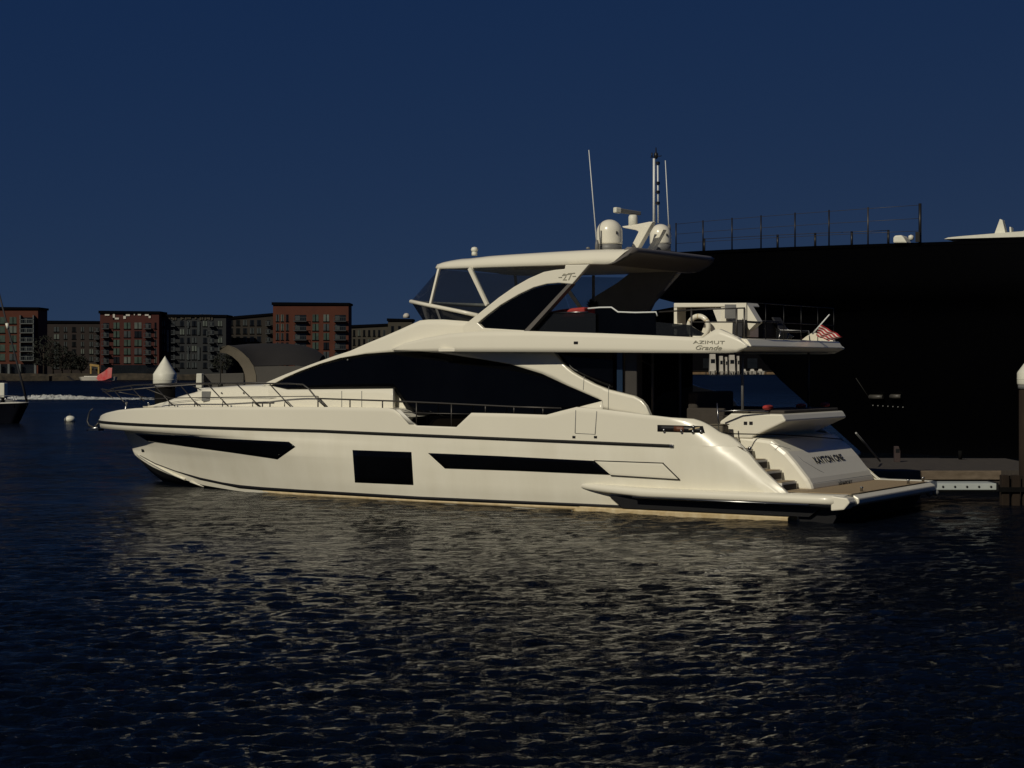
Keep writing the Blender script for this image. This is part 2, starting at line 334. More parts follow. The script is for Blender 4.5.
# dark trees between the blocks
M['leaf'] = mat('foliage', (.009, .012, .006), .9, var=.5, vscale=2)
M['bark'] = mat('bark', (.03, .022, .015), .9)
def tree(x, Y, h, r, label):
    t = thing('shore_tree', label, 'tree', (x, Y, 1.3), random.uniform(0, 6), 'trees on the far shore')
    k = MB(); k.tube([(0, 0, 0), (.1, .05, h * .4), (.05, .1, h * .75)], .28, 7, .08)
    for a in range(4): k.tube([(0, 0, h * .35), (r * .5 * math.cos(a * 1.6), r * .5 * math.sin(a * 1.6), h * .7)], .1, 5, .03)
    k.build('trunk', M['bark'], t)
    cr = MB()
    for i in range(420):
        th, u = random.uniform(0, 6.28), random.uniform(-.9, 1); rr = r * math.sqrt(1 - u * u) * random.uniform(.55, 1.08) * (1 + .25 * math.sin(3 * th + i % 3))
        c = Vector((rr * math.cos(th), rr * math.sin(th), h * .6 + u * h * .4)); s = random.uniform(.25, .55)
        q = [Vector((random.gauss(0, 1), random.gauss(0, 1), random.gauss(0, 1))).normalized() * s for _ in range(3)]
        cr.add([c + q[0], c + q[1], c + q[2]], [(0, 1, 2)])
    cr.build('crown', M['leaf'], t, fix=False, weld=False)
random.seed(5)
for x, h, lb in ((44, 9.5, 'dark tree nearest the orange block on the far left shore'), (53, 8.2, 'second dark tree in the gap between the far left blocks'), (62, 7, 'middle dark tree in the gap between the far left blocks'),
                 (71, 5.5, 'fourth and smaller dark tree in the gap by the yellow frame'), (81, 4.5, 'smallest dark tree beside the yellow frame')):
    tree(wx(x, YS + 5), YS + 5, h, h * .36, lb)
for x, h, lb in ((222, 5, 'low dark tree left of the grey covered boat on the far shore'),):
    tree(wx(x, YS + 4), YS + 4, h, h * .5, lb)

# yellow frame, raft with red sail, moored things far away
M['yellow'] = mat('yellow_steel', (.38, .24, .06), .6, var=.3)
t = thing('gantry_frame', 'small yellow steel frame standing at the shore beside the dark trees', 'frame', at(95, 377, YS + 1))
b = MB(); z0 = -.0
for xx in (-1.0, .9): b.box(xx - .18, xx + .18, -.2, .2, 0, 2.9)
b.build('post', M['yellow'], t); b = MB(); b.bar((-1.25, 0, 3.0), (1.0, 0, 2.7), .5); b.build('crossbeam', M['yellow'], t)
M['sail_red'] = mat('red_sail', (.60, .03, .04), .7, var=.55, vscale=.8, vcol=(.55, .22, .2))
YR = 425
t = thing('small_sailboat', 'low white boat with a bright red slanting sail near the far shore', 'boat', (wx(98, YR), YR, 0))
b = MB(); L = (wx(118, YR) - wx(79, YR)) / 2
b.grid([[(-L, 0, .85), (-L * .8, -.5, .85), (0, -.9, .85), (L * .9, -.7, .85), (L, 0, .85)], [(-L * .9, 0, .0), (-L * .75, -.3, .0), (0, -.6, .0), (L * .85, -.5, .0), (L * .95, 0, .0)]])
b.mirror(); b.box(-L * .8, L * .9, -.5, .5, .80, .88); b.build('hull', M['white'], t)
b = MB(); b.box(-L * .7, L * .5, -.4, .4, .885, 1.05); b.build('deck', M['shade_white'], t)
b = MB(); q = lambda x, y: (wx(x, YR) - wx(98, YR), wz(y, YR))
b.prism([q(97.5, 378.5), q(100, 381), q(106, 380), q(112.5, 377.5), q(113.2, 368), q(110, 367.5), q(105, 371.5), q(99, 375)], -1.15, -1.0)
b.build('sail', M['sail_red'], t)
b = MB(); b.tube([(q(111.8, 378)[0], .2, .9), (q(111.8, 367)[0], .2, q(0, 367)[1])], .05); b.build('mast', M['grey'], t)
# low floating platforms along the shore
for (xa, xb, ya, yb, lb) in ((6, 49, 376, 379.6, 'long pale floating dock along the far left shore'), (52, 74, 376, 379, 'short pale sloped float right of the long float')):
    Y = 415; b = MB(); b.prism([(wx(xa, Y), 0 - .2), (wx(xb, Y), -.2), (wx(xb - (8 if xa > 50 else 0), Y), wz(ya, Y)), (wx(xa, Y), wz(ya + (0 if xa < 50 else 1), Y))], Y, Y + 3)
    tag(b.build('floating_dock', M['stone']), lb, 'dock')

# far marina seen under the flybridge
YM = 700
b = MB(); b.box(wx(690, YM), wx(800, YM), YM, YM + 4, -.3, .9); tag(b.build('marina_pontoon', mat('pontoon_ochre', (.22, .14, .07), .9, var=.6, vscale=.5)), 'long brown marina pontoon seen under the flybridge overhang', 'dock')
t = thing('harbour_shed', 'long dark shed behind the far marina under the flybridge', 'shed', (wx(745, 730), 730, 1.3)); b = MB()
b.prism([(-30, 0), (30, 0), (30, 12.5), (12, 13.5), (-8, 13.0), (-30, 14)], 0, 12); b.build('wall', M['roof_black'], t)
for i_ in range(6): b = MB(); b.box(-26 + i_ * 9, -22 + i_ * 9, -.1, 0, 1, 5); b.build('door', M['pane_dark'], t)
random.seed(9)
sp = [(709, 716, 354, 'tallest'), (719, 723, 356, 'narrow'), (725, 727, 357, 'slim'), (728.5, 735, 355, 'broad white'), (737, 739, 356, 'thin'), (742, 747, 368, 'low cream'), (749, 756, 369, 'low white'), (757, 764, 369, 'lowest white')]
for i, (xa, xb, yt, wd) in enumerate(sp):
    X0, X1 = wx(xa, YM - 6), wx(xb, YM - 6); cx = (X0 + X1) / 2; h = wz(yt, YM - 6)
    t = thing('moored_boat', wd + ' distant motorboat at the far marina, number %s from the left under the flybridge' % ['one', 'two', 'three', 'four', 'five', 'six', 'seven', 'eight'][i], 'boat', (cx, YM - 6, 0), 0, 'boats in the far marina')
    hw = (X1 - X0) / 2
    b = MB(); b.add([(-hw, -2, 1.3), (hw, -2, 1.3), (hw, 2, 1.3), (-hw, 2, 1.3), (-hw * .7, -1.5, -.1), (hw * .7, -1.5, -.1), (hw * .7, 2, -.1), (-hw * .7, 2, -.1)],
                    [(0, 1, 2, 3), (7, 6, 5, 4), (0, 4, 5, 1), (1, 5, 6, 2), (2, 6, 7, 3), (3, 7, 4, 0)]); b.build('hull', M['white'], t)
    if h > 3:
        b = MB(); b.prism([(-hw * .9, 1.32), (hw * .9, 1.32), (hw * .7, h), (-hw * .75, h)], -1.4, 1.5); b.build('deckhouse', M['white'], t)
        b = MB(); b.box(-hw * .6, hw * .6, -1.46, -1.41, h * .55, h * .75); b.build('window', M['pane_dark'], t)
    else:
        b = MB(); b.prism([(-hw * .7, 1.32), (hw * .5, 1.32), (hw * .2, 2.1), (-hw * .4, 2.1)], -1, 1); b.build('deckhouse', M['white'], t)
for i in range(14):
    x = 706 + i * 4.6; b = MB(); X = wx(x, YM - 9); b.tube([(X, YM - 9, -1), (X, YM - 9, 1.0 + .3 * (i % 3))], .22, 8)
    tag(b.build('mooring_pile', M['bark']), 'dark wooden pile standing in front of the far marina pontoon', 'pile', 'piles along the far marina pontoon')

# boat wake
random.seed(4)
wk = MB(); N = 150
M['foam'] = mat('foam', (.70, .72, .68), .9, var=.6, vscale=1.2)
for k in range(4):
    Yk = 196 - k * 1.6; rows = []
    for j in range(4):
        row = []
        for i in range(N):
            x = 8 + (172 - 8) * i / N; s = i / N
            amp = (.62 * math.exp(-((s - .28) / .25) ** 2) + .13) * (1.0 if k < 2 else .5)
            if i < 3 or i > N - 3: amp = 0
            hgt = amp * (.25 + .45 * random.random()) * math.sin(math.pi * j / 3)
            row.append((wx(x, Yk) + random.uniform(-.1, .1), Yk - j * .75 + random.uniform(-.2, .2), .04 + hgt - (0 if (s < .75 or random.random() < .5) else .25)))
        rows.append(row)
    wk.grid(rows)
tag(wk.build('wake_foam', M['foam'], fix=False, weld=False), 'white foaming boat wake stretching across the water at left', 'wake', kind='stuff')

# ------------------------------------------------------------------ piles, buoy, boats at left
M['cap'] = mat('white_cap', (.74, .73, .62), .5, var=.12, vscale=4)
M['pile'] = mat('black_pile', (.005, .005, .005), .9, spec=.1, var=.4, vscale=3)
M['pile_brown'] = mat('brown_pile', (.028, .019, .013), .9, spec=.2, var=.45, vscale=3, stretch=(1, 1, .3))
def cone_pile(X, Y, r, zc, zs, zt, label, m):
    t = thing('mooring_pile', label, 'pile', (X, Y, 0)); b = MB()
    b.lathe([(r * .9, -2), (r * .9, zc + .1)], n=28); b.build('shaft', m, t)
    b = MB(); b.lathe([(r * 1.0, zc), (r * 1.04, zc + .03), (r * 1.04, zs - .03), (r * 1.0, zs), (r * .03, zt - .02), (0.001, zt)], n=40, smooth=False)
    o = b.build('cone_cap', M['cap'], t, bevel=.01)
    for p in o.data.polygons: p.use_smooth = abs(p.normal.z) < .8
    b = MB(); b.lathe([(r * 1.045, zc + (zs - zc) * .42), (r * 1.06, zc + (zs - zc) * .45), (r * 1.045, zc + (zs - zc) * .48)], n=40); b.build('seam', M['cap'], o)
    b = MB(); b.lathe([(r * .93, zc - .12), (r * .97, zc - .12), (r * .97, zc - .005), (r * .93, zc - .005)], n=40); b.build('collar', M['grey'], t)
Yp = 78.0; cone_pile(wx(165, Yp), Yp, 11.3 * Yp / FPX, wz(384.5, Yp), wz(373.5, Yp), wz(356, Yp), 'black mooring pile with white cone cap beyond the yacht bow', M['pile'])
Yp = 49.0; cone_pile(wx(1031, Yp), Yp, 13 * Yp / FPX, wz(384.5, Yp), wz(372, Yp), wz(354, Yp), 'brown mooring pile with white cone cap at the right edge', M['pile_brown'])
Yb = 116.0
t = thing('mooring_buoy', 'round white mooring buoy floating alone left of the yacht bow', 'buoy', (wx(70, Yb), Yb, 0))
b = MB(); rb = .31; b.lathe([(rb * math.sin(a) * 1.15 + .001, rb * .8 * -math.cos(a)) for a in [math.pi * i / 14 for i in range(15)]], cz=.14, n=24); b.build('ball', M['cap'], t)
b = MB(); b.tube([(0, 0, .44), (0, .0, .52)], .04); b.build('eye', M['tube'], t)

# dark sailing yacht at the left edge
Yl = 113.0; tx = thing('sailing_yacht', 'black-hulled sailing yacht bow with furled forestay at the left edge', 'boat', (wx(-60, Yl), Yl, 0))
def ql(x, y, Y=Yl): return Vector((wx(x, Y) - wx(-60, Yl), Y - Yl, wz(y, Y)))
bow = ql(29, 403); rows = []
for f in [0, .15, .4, .7, 1]:
    row = []
    for i in range(16):
        s = i / 15; xx = -4 + (bow.x + 4 - f * .55 * 1.3) * s; hb = 1.5 * (1 - s ** 2.2) * (1 - .35 * f)
        row.append((xx, -hb, (bow.z - .18 * (1 - s) * 3 * .5) * (1 - f) - f * .2))
    rows.append(row)
b = MB(); b.grid(rows); b.mirror(); b.build('hull', mat('dark_hull', (.006, .007, .012), .3, var=.3), tx)
b = MB(); b.grid([rows[0], [(x, -y, z) for x, y, z in rows[0]]], smooth=False); b.build('deck', M['grey'], tx)
for sg in (1, -1): b = MB(); b.tube([(x, y * sg, z + .03) for x, y, z in rows[0]], .045, 6); b.build('toe_rail', M['shade_white'], tx)
b = MB(); p0 = ql(27, 402); p1 = ql(0, 297); d = (p1 - p0)
b.tube([p0, p0 + d * .3, p0 + d * 1.7], .085, 8, .045); b.build('furled_forestay', M['dark'], tx)
b = MB(); b.tube([p0 + d * .70, p0 + d * .75], .10, 8); b.build('sail_patch', M['cap'], tx)
b = MB(); mp = p0 + d * 1.7; b.tube([(mp.x - .1, 0, 1), (mp.x, 0, mp.z + .1)], .1, 10); b.build('mast', M['grey'], tx)
for xx in (27, 15, 3):
    q = ql(xx, 403); s = (q.x + 4) / (bow.x + 4)
    for sgn in (-1, 1):
        b = MB(); yy = sgn * 1.5 * (1 - min(1, s) ** 2.2) * .95; b.tube([(q.x, yy, bow.z - .25), (q.x, yy, bow.z + .45)], .022, 6); b.build('stanchion', M['steel'], tx)
for sgn in (-1, 1): b = MB(); b.tube([(ql(xx, 0).x, sgn * 1.5 * (1 - min(1, (ql(xx, 0).x + 4) / (bow.x + 4)) ** 2.2) * .95, bow.z + .45) for xx in (-40, -20, 3, 15, 27)], .015, 6); b.build('lifeline', M['steel'], tx)
b = MB(); b.prism([(-3.5, bow.z - .25), (bow.x - 2.6, bow.z - .2), (bow.x - 3.0, bow.z + .12), (-3.5, bow.z + .25)], -.6, .6); b.build('cabin_top', M['shade_white'], tx)
# second boat with white side behind it
Y2 = 150.0; t = thing('motorboat', 'white-sided motorboat stern half cut off behind the black sailing yacht', 'boat', (wx(-30, Y2), Y2, 0))
e = wx(6, Y2) - wx(-30, Y2); zt = wz(383, Y2)
b = MB(); b.prism([(-4, .95), (e, .95), (e, zt), (-4, zt + .1)], -.5, .5); b.build('topsides', M['cap'], t, bevel=.04)
b = MB(); b.prism([(-4, -.3), (e - .3, -.3), (e - .02, .94), (-4, .94)], -.45, .45); b.build('hull', M['pile'], t)
b = MB(); b.box(-3, e - 1, -.4, .4, zt + .1, zt + .22); b.build('cockpit_cover', M['dark'], t, bevel=.05)
b = MB(); b.prism([(e + .02, -.1), (e + 1.3, -.1), (e + 1.2, .55), (e + .02, .85)], -.4, .4); b.build('swim_platform', M['grey'], t)

# canopy-covered workboat beyond the foredeck
Yc = 84.0; M['canvas'] = mat('grey_canvas', (.015, .0135, .013), .85, var=.2, vscale=1, bump=.3, bscale=3)
M['canvas_l'] = mat('beige_canvas', (.14, .12, .088), .85, var=.2, vscale=2, bump=.2, bscale=4)
M['canvas_s'] = mat('pale_grey_canvas', (.075, .07, .062), .85, var=.15, vscale=1)
t = thing('covered_boat', 'boat under a rounded dark grey canopy with beige front band behind the foredeck', 'boat', (wx(270, Yc), Yc, 0)); ox = wx(270, Yc)
def qc(x, y, dy=0): return Vector((wx(x, Yc) - ox, dy, wz(y, Yc)))
outer = [(219, 349), (222, 346.5), (228, 345.2), (236, 348), (243, 353), (249, 359), (253.5, 366), (256, 375), (256.5, 386)]
inner = [(219, 349), (219.5, 352.5), (226, 353.5), (232, 356.5), (238, 362), (242, 368), (244.5, 375), (245, 380), (245, 386)]
b = MB(); b.grid([[qc(*p, 0) for p in outer], [qc(*p, .12) for p in inner]]); b.grid([[qc(*p, .05) for p in outer], [qc(*p, .17) for p in inner]]); b.build('front_band', M['canvas_l'], t)
ridge = [(221, 348.5), (226, 345), (240, 343.2), (262, 342.6), (278, 342.8), (296, 344.5), (310, 349), (318, 355)]
eave = [(219, 349), (228, 345.3), (243, 353), (253.5, 366), (275, 365.5), (290, 365), (305, 366), (316, 369)]
b = MB(); rr = []
for k in range(9):
    s = k / 8; row = []
    for (a, e_) in zip(ridge, eave):
        A = qc(*a, 2.6); E_ = qc(*e_, 0.0); v = Vector((E_.x + (A.x - E_.x) * s, 2.6 * s, E_.z + (A.z - E_.z) * math.sin(s * math.pi / 2)))
        row.append(v)
    rr.append(row)
b.grid(rr); b.grid([[Vector((v.x, 5.2 - v.y, v.z)) for v in row] for row in rr]); b.build('canopy', M['canvas'], t)
b = MB(); b.grid([[qc(253.5, 366.3, .03), qc(275, 365.8, .03), qc(305, 366.3, .03), qc(316, 369.3, .03)], [qc(256.5, 386, .03), qc(275, 386, .03), qc(305, 386, .03), qc(316, 386, .03)]]); b.build('side_curtain', M['canvas_s'], t)
b = MB(); b.prism([(qc(197, 0).x + .7, -.4), (qc(330, 0).x, -.4), (qc(330, 0).x, wz(386, Yc)), (qc(198, 0).x, wz(388, Yc))], -.3, 4.5); b.build('hull', M['shade_white'], t, bevel=.05)
b = MB(); b.prism([(qc(197, 0).x, wz(388, Yc)), (qc(203, 0).x, wz(388, Yc)), (qc(203, 0).x, wz(373.5, Yc)), (qc(197.5, 0).x, wz(373.5, Yc))], -.3, .3); b.build('bow_post', M['cap'], t, bevel=.03)
b = MB(); b.prism([(qc(203, 0).x, wz(387, Yc)), (qc(243, 0).x, wz(387, Yc)), (qc(243, 0).x, wz(373, Yc)), (qc(203, 0).x, wz(374, Yc))], .25, .45); b.build('bulwark', M['canvas_s'], t, bevel=.03)

# ------------------------------------------------------------------ big black ship, dock
M['ship'] = mat('black_ship_paint', (.0012, .0013, .0018), .35, spec=.12, var=.3, vscale=.2)
SH = R(27); ca, sa = math.cos(SH), math.sin(SH)
B0 = at(630, 257, 80.0)
ship = thing('black_ship', 'huge black-hulled superyacht moored beyond the dock at the right', 'ship', (B0.x, B0.y, 0), -SH)
# ship local: +x aft (to the right and nearer), -y = towards the camera side
def slocal(x, y, yl):
    """pixel onto the ship's own longitudinal plane y=yl"""
    d = Vector(((x - 512) / FPX, 1, -(y - YH) / FPX)); o = Vector((-B0.x, -B0.y, CH))
    ox_, oy_ = o.x * ca - o.y * sa, o.x * sa + o.y * ca; dx_, dy_ = d.x * ca - d.y * sa, d.x * sa + d.y * ca
    tt = (yl - oy_) / dy_; return (ox_ + dx_ * tt, o.z + d.z * tt)
zt = B0.z; LS = 70; BW = 6.0
STEM = [(630, 258), (640, 275), (650, 292), (664, 302), (690, 306), (722, 311), (746, 338), (773, 373), (801, 398), (862, 453), (872, 462)]
_sp = sorted([((zt - slocal(a_, b_, 0)[1]) / zt, slocal(a_, b_, 0)[0]) for a_, b_ in STEM])
def stem_x(f):
    if f <= _sp[0][0]: return _sp[0][1]
    for (f0, x0_), (f1, x1_) in zip(_sp, _sp[1:]):
        if f <= f1: return x0_ + (x1_ - x0_) * (f - f0) / max(1e-6, f1 - f0)
    return _sp[-1][1]
def ship_b(x, f):
    x0 = stem_x(f); s = max(0, min(1, (x - x0) / (24 + 4 * f))); return BW * (1 - .12 * f) * (1 - (1 - s) ** 2.2) ** (.62 + .5 * f)
rows = []
for f in [0, .06, .12, .18, .22, .26, .3, .36, .42, .48, .56, .64, .72, .8, .9, 1, 1.06]:
    row = []
    for i in range(46):
        s = (i / 45) ** 1.8; x = stem_x(f) + (LS - stem_x(f)) * s
        row.append((x, -ship_b(x, min(f, 1)), (zt - .009 * x) * (1 - f)))
    rows.append(row)
b = MB(); b.grid(rows); b.mirror(); b.add([r_[-1] for r_ in rows] + [(r_[-1][0], -r_[-1][1], r_[-1][2]) for r_ in rows[::-1]], [tuple(range(2 * len(rows)))])
b.build('hull', M['ship'], ship)
b = MB(); b.grid([[(x, y, z - .12) for x, y, z in rows[0]], [(x, -y, z - .12) for x, y, z in rows[0]]], smooth=False); b.build('deck', M['ship'], ship)
def edge(px):
    x = slocal(px, 245, -5)[0]
    for _ in range(8): x = slocal(px, 245, -ship_b(max(x, .05), 0) + .15)[0]
    x = max(x, .3); s = ((x) / LS) ; return x, -ship_b(x, 0) + .15, zt - .009 * x
tall = [676, 703, 732, 761, 795, 829, 868, 920]
for px in tall:
    x, y, z = edge(px); b = MB(); hh = 1.25 + .25 * (px - 676) / 244; b.tube([(x, y, z - .1), (x, y, z + hh)], .032 if px != 920 else .06, 6); b.build('rail_post', M['black'] if px != 868 else M['tube'], ship)
tops = []
for px in tall: x, y, z = edge(px); tops.append((x, y, z, 1.25 + .25 * (px - 676) / 244))
for f in (.96, .62, .3):
    b = MB(); b.tube([(x, y, z + hh * f) for x, y, z, hh in tops], .009, 5); b.build('rail_wire', M['tube'], ship)
for px in (694, 768, 806, 843, 880):
    x, y, z = edge(px); b = MB(); b.tube([(x, y + 1.2, z - .1), (x, y + 1.2, z + .62)], .05, 6); b.build('short_post', M['black'], ship)
b = MB(); b.tube([(edge(px)[0], edge(px)[1] + 1.2, edge(px)[2] + .6) for px in (694, 768, 806, 843, 880)], .012, 5); b.build('short_rail', M['tube'], ship)
def sl2(x, y, yl): a_, z_ = slocal(x, y, yl); return (a_, z_)
b = MB(); yl = -5.6
b.prism([sl2(944, 239, yl), sl2(1050, 236, yl), sl2(1050, 229.2, yl), sl2(1012, 232, yl), sl2(960, 236.2, yl), sl2(948, 237.5, yl)], yl, yl + 5); b.build('deckhouse_roof', M['cap'], ship)
b = MB(); b.prism([sl2(991, 234.5, yl), sl2(1003, 233.7, yl), sl2(999.5, 219, yl), sl2(997, 218, yl)], yl + .5, yl + .9); b.build('mast_fin', M['cap'], ship)
b = MB(); b.prism([sl2(1001, 234.5, yl), sl2(1003, 234, yl), sl2(1002, 224, yl), sl2(1000.5, 224, yl)], yl + 1.6, yl + 2.0); b.build('mast_fin', M['cap'], ship)
b = MB(); b.prism([sl2(1020, 233, yl), sl2(1030, 232, yl), sl2(1030, 218, yl), sl2(1024, 222, yl)], yl + .5, yl + 1.5); b.build('radar_housing', M['cap'], ship)
b = MB(); b.prism([sl2(893, 243, yl), sl2(907, 243, yl), sl2(904, 238, yl), sl2(901.5, 235, yl), sl2(894.5, 235.5, yl), sl2(893, 238, yl)], yl, yl + .8); b.build('deck_locker', M['cap'], ship, bevel=.05)
b = MB(); b.lathe([(.02, -.1), (.1, -.05), (.1, .08), (.02, .12)], sl2(911, 238, yl)[0], yl, sl2(911, 238, yl)[1], 10); b.build('deck_light', M['cap'], ship)
b = MB(); b.bar((sl2(918, 242, yl)[0], yl, sl2(918, 242, yl)[1]), (sl2(918, 232, yl)[0], yl, sl2(918, 232, yl)[1]), .16); b.build('winch_post', M['rubber'], ship)
# anchor pocket on the flared bow
def on_ship(px, py, off=.0):
    x, z = slocal(px, py, -4)
    for _ in range(30):
        f = max(0, min(1, (zt - z) / zt)); y = -ship_b(max(x, stem_x(f)), f) - off; xn, zn = slocal(px, py, y); x, z = (x + xn) / 2, (z + zn) / 2
    return Vector((x, y, z))
b = MB(); fr = [(856, 378), (889, 378), (908, 405), (874, 405)]
P = [on_ship(*p, .03) for p in fr]; b.add(P + [p + Vector((0, .25, 0)) for p in P], [(0, 1, 2, 3), (4, 7, 6, 5)] + [(i, i + 4, (i + 1) % 4 + 4, (i + 1) % 4) for i in range(4)]); pk = b.build('anchor_pocket', M['ship'], ship)
b = MB()
b.tube([P[0] + Vector((0, -.02, 0)), P[3] + Vector((0, -.02, 0))], .02, 5)
b.build('pocket_rim', M['rubber'], pk)
for (xa, xb, y_) in ((870, 883, 397), (891, 901, 396.5)):
    b = MB(); a_ = on_ship(xa, y_, .12); c_ = on_ship(xb, y_, .12); b.tube([a_, (a_ + c_) / 2 + Vector((0, -.05, 0)), c_], .10, 8, .09); b.build('anchor_fluke', mat('anchor_metal', (.075, .07, .06), .5, metal=0, var=.5, vscale=3), ship)
for i in range(7):
    b = MB(); q = on_ship(873 + i * 5, 405.5 + i * .3, .06); b.lathe([(.01, -.03), (.035, 0), (.01, .03)], q.x, q.y, q.z, 8); b.build('bolt', M['grey'], ship)

M['dockw'] = mat('weathered_dock_planks', (.055, .045, .036), .9, var=.45, vscale=2, stretch=(6, .4, 1), bump=.3)
M['dockf'] = mat('dock_edge_timber', (.17, .13, .09), .85, var=.55, vscale=2.2, vcol=(.08, .058, .036), stretch=(1, 1, 3), bump=.3)
Yd = 52.0; t = thing('floating_dock', 'weathered timber floating dock between the yacht stern and the black ship', 'dock', (wx(930, Yd), Yd, 0))
ox = wx(930, Yd); xa, xb = wx(800, Yd) - ox, wx(1000, Yd) - ox
b = MB(); b.box(xa, xb, 0, 7.4, .42, .58); b.build('deck', M['dockw'], t)
b = MB(); b.box(xa, xb + .02, -.08, -.002, .34, .60); b.build('edge_beam', M['dockf'], t, bevel=.015)
b = MB(); b.box(xa, xb - .05, .03, 7.3, -.3, .415); b.build('float', M['pile'], t)
b = MB(); b.box(xa, xb + .02, -.05, -.002, .2, .30); b.build('lower_beam', M['dockw'], t)
b = MB(); b.box(xb + .001, wx(1075, Yd) - ox, .6, 7.4, .42, .57); b.build('deck_extension', M['dockw'], t)
for xx in (961,):
    b = MB(); X = wx(xx, Yd + 6.5) - ox; b.tube([(X, 6.6, .58), (X, 6.6, .86)], .06, 8, .07); b.build('bollard', M['pile'], t)
t = thing('dock_cradle', 'dark timber fender frame hanging at the dock corner beside the brown pile', 'fender', (wx(1013, 47), 47, 0))
for i in range(3): b = MB(); b.box(-.33 + i * .28, -.13 + i * .28, -.15, .1, -.6, .78); b.build('fender_plank', M['pile_brown'], t, bevel=.02)
b = MB(); b.box(-.4, .8, -.22, -.151, .35, .47); b.build('waler', M['pile'], t)
# gangway plank with rivets
Yg = 47.5; t = thing('boarding_gangway', 'white aluminium gangway with a row of dark holes behind the swim platform', 'gangway', (wx(965, Yg), Yg, wz(490, Yg)))
w_ = wx(996.5, Yg) - wx(965, Yg); hgt = wz(484, Yg) - wz(490.5, Yg)
b = MB(); b.box(-w_ - .6, w_, 0, .9, 0, hgt); b.build('beam', mat('gangway_white', (.46, .50, .48), .45, var=.1), t, bevel=.015)
for i in range(5):
    b = MB(); X = wx(943 + i * 12, Yg) - wx(965, Yg); b.lathe([(.001, 0), (.03, 0), (.03, .012), (.001, .012)], n=12); o = b.build('hole', M['black'], t); o.rotation_euler = (R(90), 0, 0); o.location = (X, -.001, hgt * .5)
b = MB(); b.box(w_ + .002, w_ + .05, -.02, .92, -.03, hgt + .02); b.build('end_plate', M['black'], t)
for i, x in enumerate((929.5, 935.5)):
    b = MB(); X = wx(x, 46.0); b.lathe([(.001, -.09), (.07, -.06), (.095, 0), (.07, .06), (.001, .09)], n=14)
    o = b.build('roller_fender', M['grey']); o.location = (X, 46.0, wz(493.5 - i, 46)); tag(o, ['left', 'right'][i] + ' one of the two small round rollers at the gangway foot', 'fender')
# pedestal on the dock
t = thing('dock_pedestal', 'small pale service pedestal standing on the dock left of the piles', 'pedestal', (wx(897, 57), 57, .58))
b = MB(); b.prism([(-.09, 0), (.09, 0), (.09, .35), (.04, .5), (-.09, .5)], -.08, .08); b.build('body', mat('pedestal_grey', (.05, .032, .03), .7, var=.2), t, bevel=.01); b = MB(); b.box(-.06, .06, -.09, -.081, .3, .42); b.build('socket_panel', M['black'], t)

# ------------------------------------------------------------------ the white motor yacht
TH = R(32); OX, OY = 9.2, 44.1; ct, st = math.cos(TH), math.sin(TH)
yacht = thing('motor_yacht', 'large white three-deck motor yacht moored stern to the dock in the middle', 'yacht', (OX, OY, 0), math.pi - TH)
def inv(x, y, p):
    dx, dz = (x - 512) / FPX, -(y - YH) / FPX
    t = (OX * st + OY * ct - p) / (dx * st + ct)
    return (-(dx * t - OX) * ct + (t - OY) * st, CH + dz * t)
def invu(x, y, u):
    dx, dz = (x - 512) / FPX, -(y - YH) / FPX
    t = (u - OX * ct + OY * st) / (-dx * ct + st)
    return (-(dx * t - OX) * st - (t - OY) * ct, CH + dz * t)
def on(x, y, f, n=60):
    p = 1.5
    for _ in range(n):
        u, z = inv(x, y, p); p = p * .5 + f(u, z) * .5
    u, z = inv(x, y, p); return u, p, z
def lerp(a, b, t): return a + (b - a) * t
def pl(pts, x):
    """piecewise linear through (x, y) pairs sorted by x"""
    if x <= pts[0][0]: return pts[0][1]
    for (x0, y0), (x1, y1) in zip(pts, pts[1:]):
        if x <= x1: return y0 + (y1 - y0) * (x - x0) / max(1e-9, x1 - x0)
    return pts[-1][1]
def zr(u): return 1.69 + (min(u, 15) - 4.27) * .014 if u > 4.27 else 1.69
# hull rows: (height fn, half breadth, stem u, exponent)
def chine_z(u): return pl([(0, -.08), (17.5, -.05), (19, .0), (20.5, .08), (22, .24), (23.5, .50), (25.1, .86)], u)
HR = [(lambda u: 2.75, 3.28, 26.25, 2.35),
      (lambda u: zr(u) + .02, 3.27, 26.50, 2.3),
      (lambda u: zr(u) - .20, 3.268, 26.46, 2.25),
      (lambda u: zr(u) - .30, 3.264, 25.50, 2.75),
      (lambda u: 1.15, 3.25, 25.22, 2.7),
      (lambda u: .95, 3.235, 25.12, 2.45),
      (lambda u: lerp(chine_z(u), .95, .5), 3.17, 25.1, 2.0),
      (lambda u: chine_z(u), 3.04, 25.05, 1.75)]
U0 = 11.5
def row_b(r, u):
    _, bm_, us, q = HR[r]; s = max(0, (u - U0) / (us - U0))
    if s >= 1: return 0.0
    return bm_ * (1 - s ** q) ** (.70 if r < 3 else (.95, 1.0, .95, .85, .78)[r - 3])
def crease(u, z):
    uc = 1.05 + 1.40 * z; d = max(0, uc - u); return .34 * d ** 1.75
def B(u, z):
    if u > 25.0 and z < 1.2:
        pass
    zs = [(HR[r][0](u), row_b(r, u)) for r in range(8)]
    zs.sort(); b = pl(zs, z)
    if z < zs[0][0]: b = zs[0][1] * max(0.02, 1 - (zs[0][0] - z) * 1.2)
    if z < .62: return b - crease(u, .62) * .3
    return b - crease(u, z)
TOP = [(97, 420), (101, 415.5), (106, 412.8), (118, 410), (135, 408.2), (160, 407.2), (200, 407), (250, 407), (330, 407), (388, 408), (394, 409.5), (416, 425.5), (456, 427), (471, 412.8), (505, 413.5),
       (546, 414.8), (560, 411), (576, 407), (600, 409), (640, 414), (670, 417.5), (693, 418.8), (702, 421.5), (712, 427), (720, 433), (730, 435.5), (745, 449), (760, 468), (775, 482), (784, 490)]
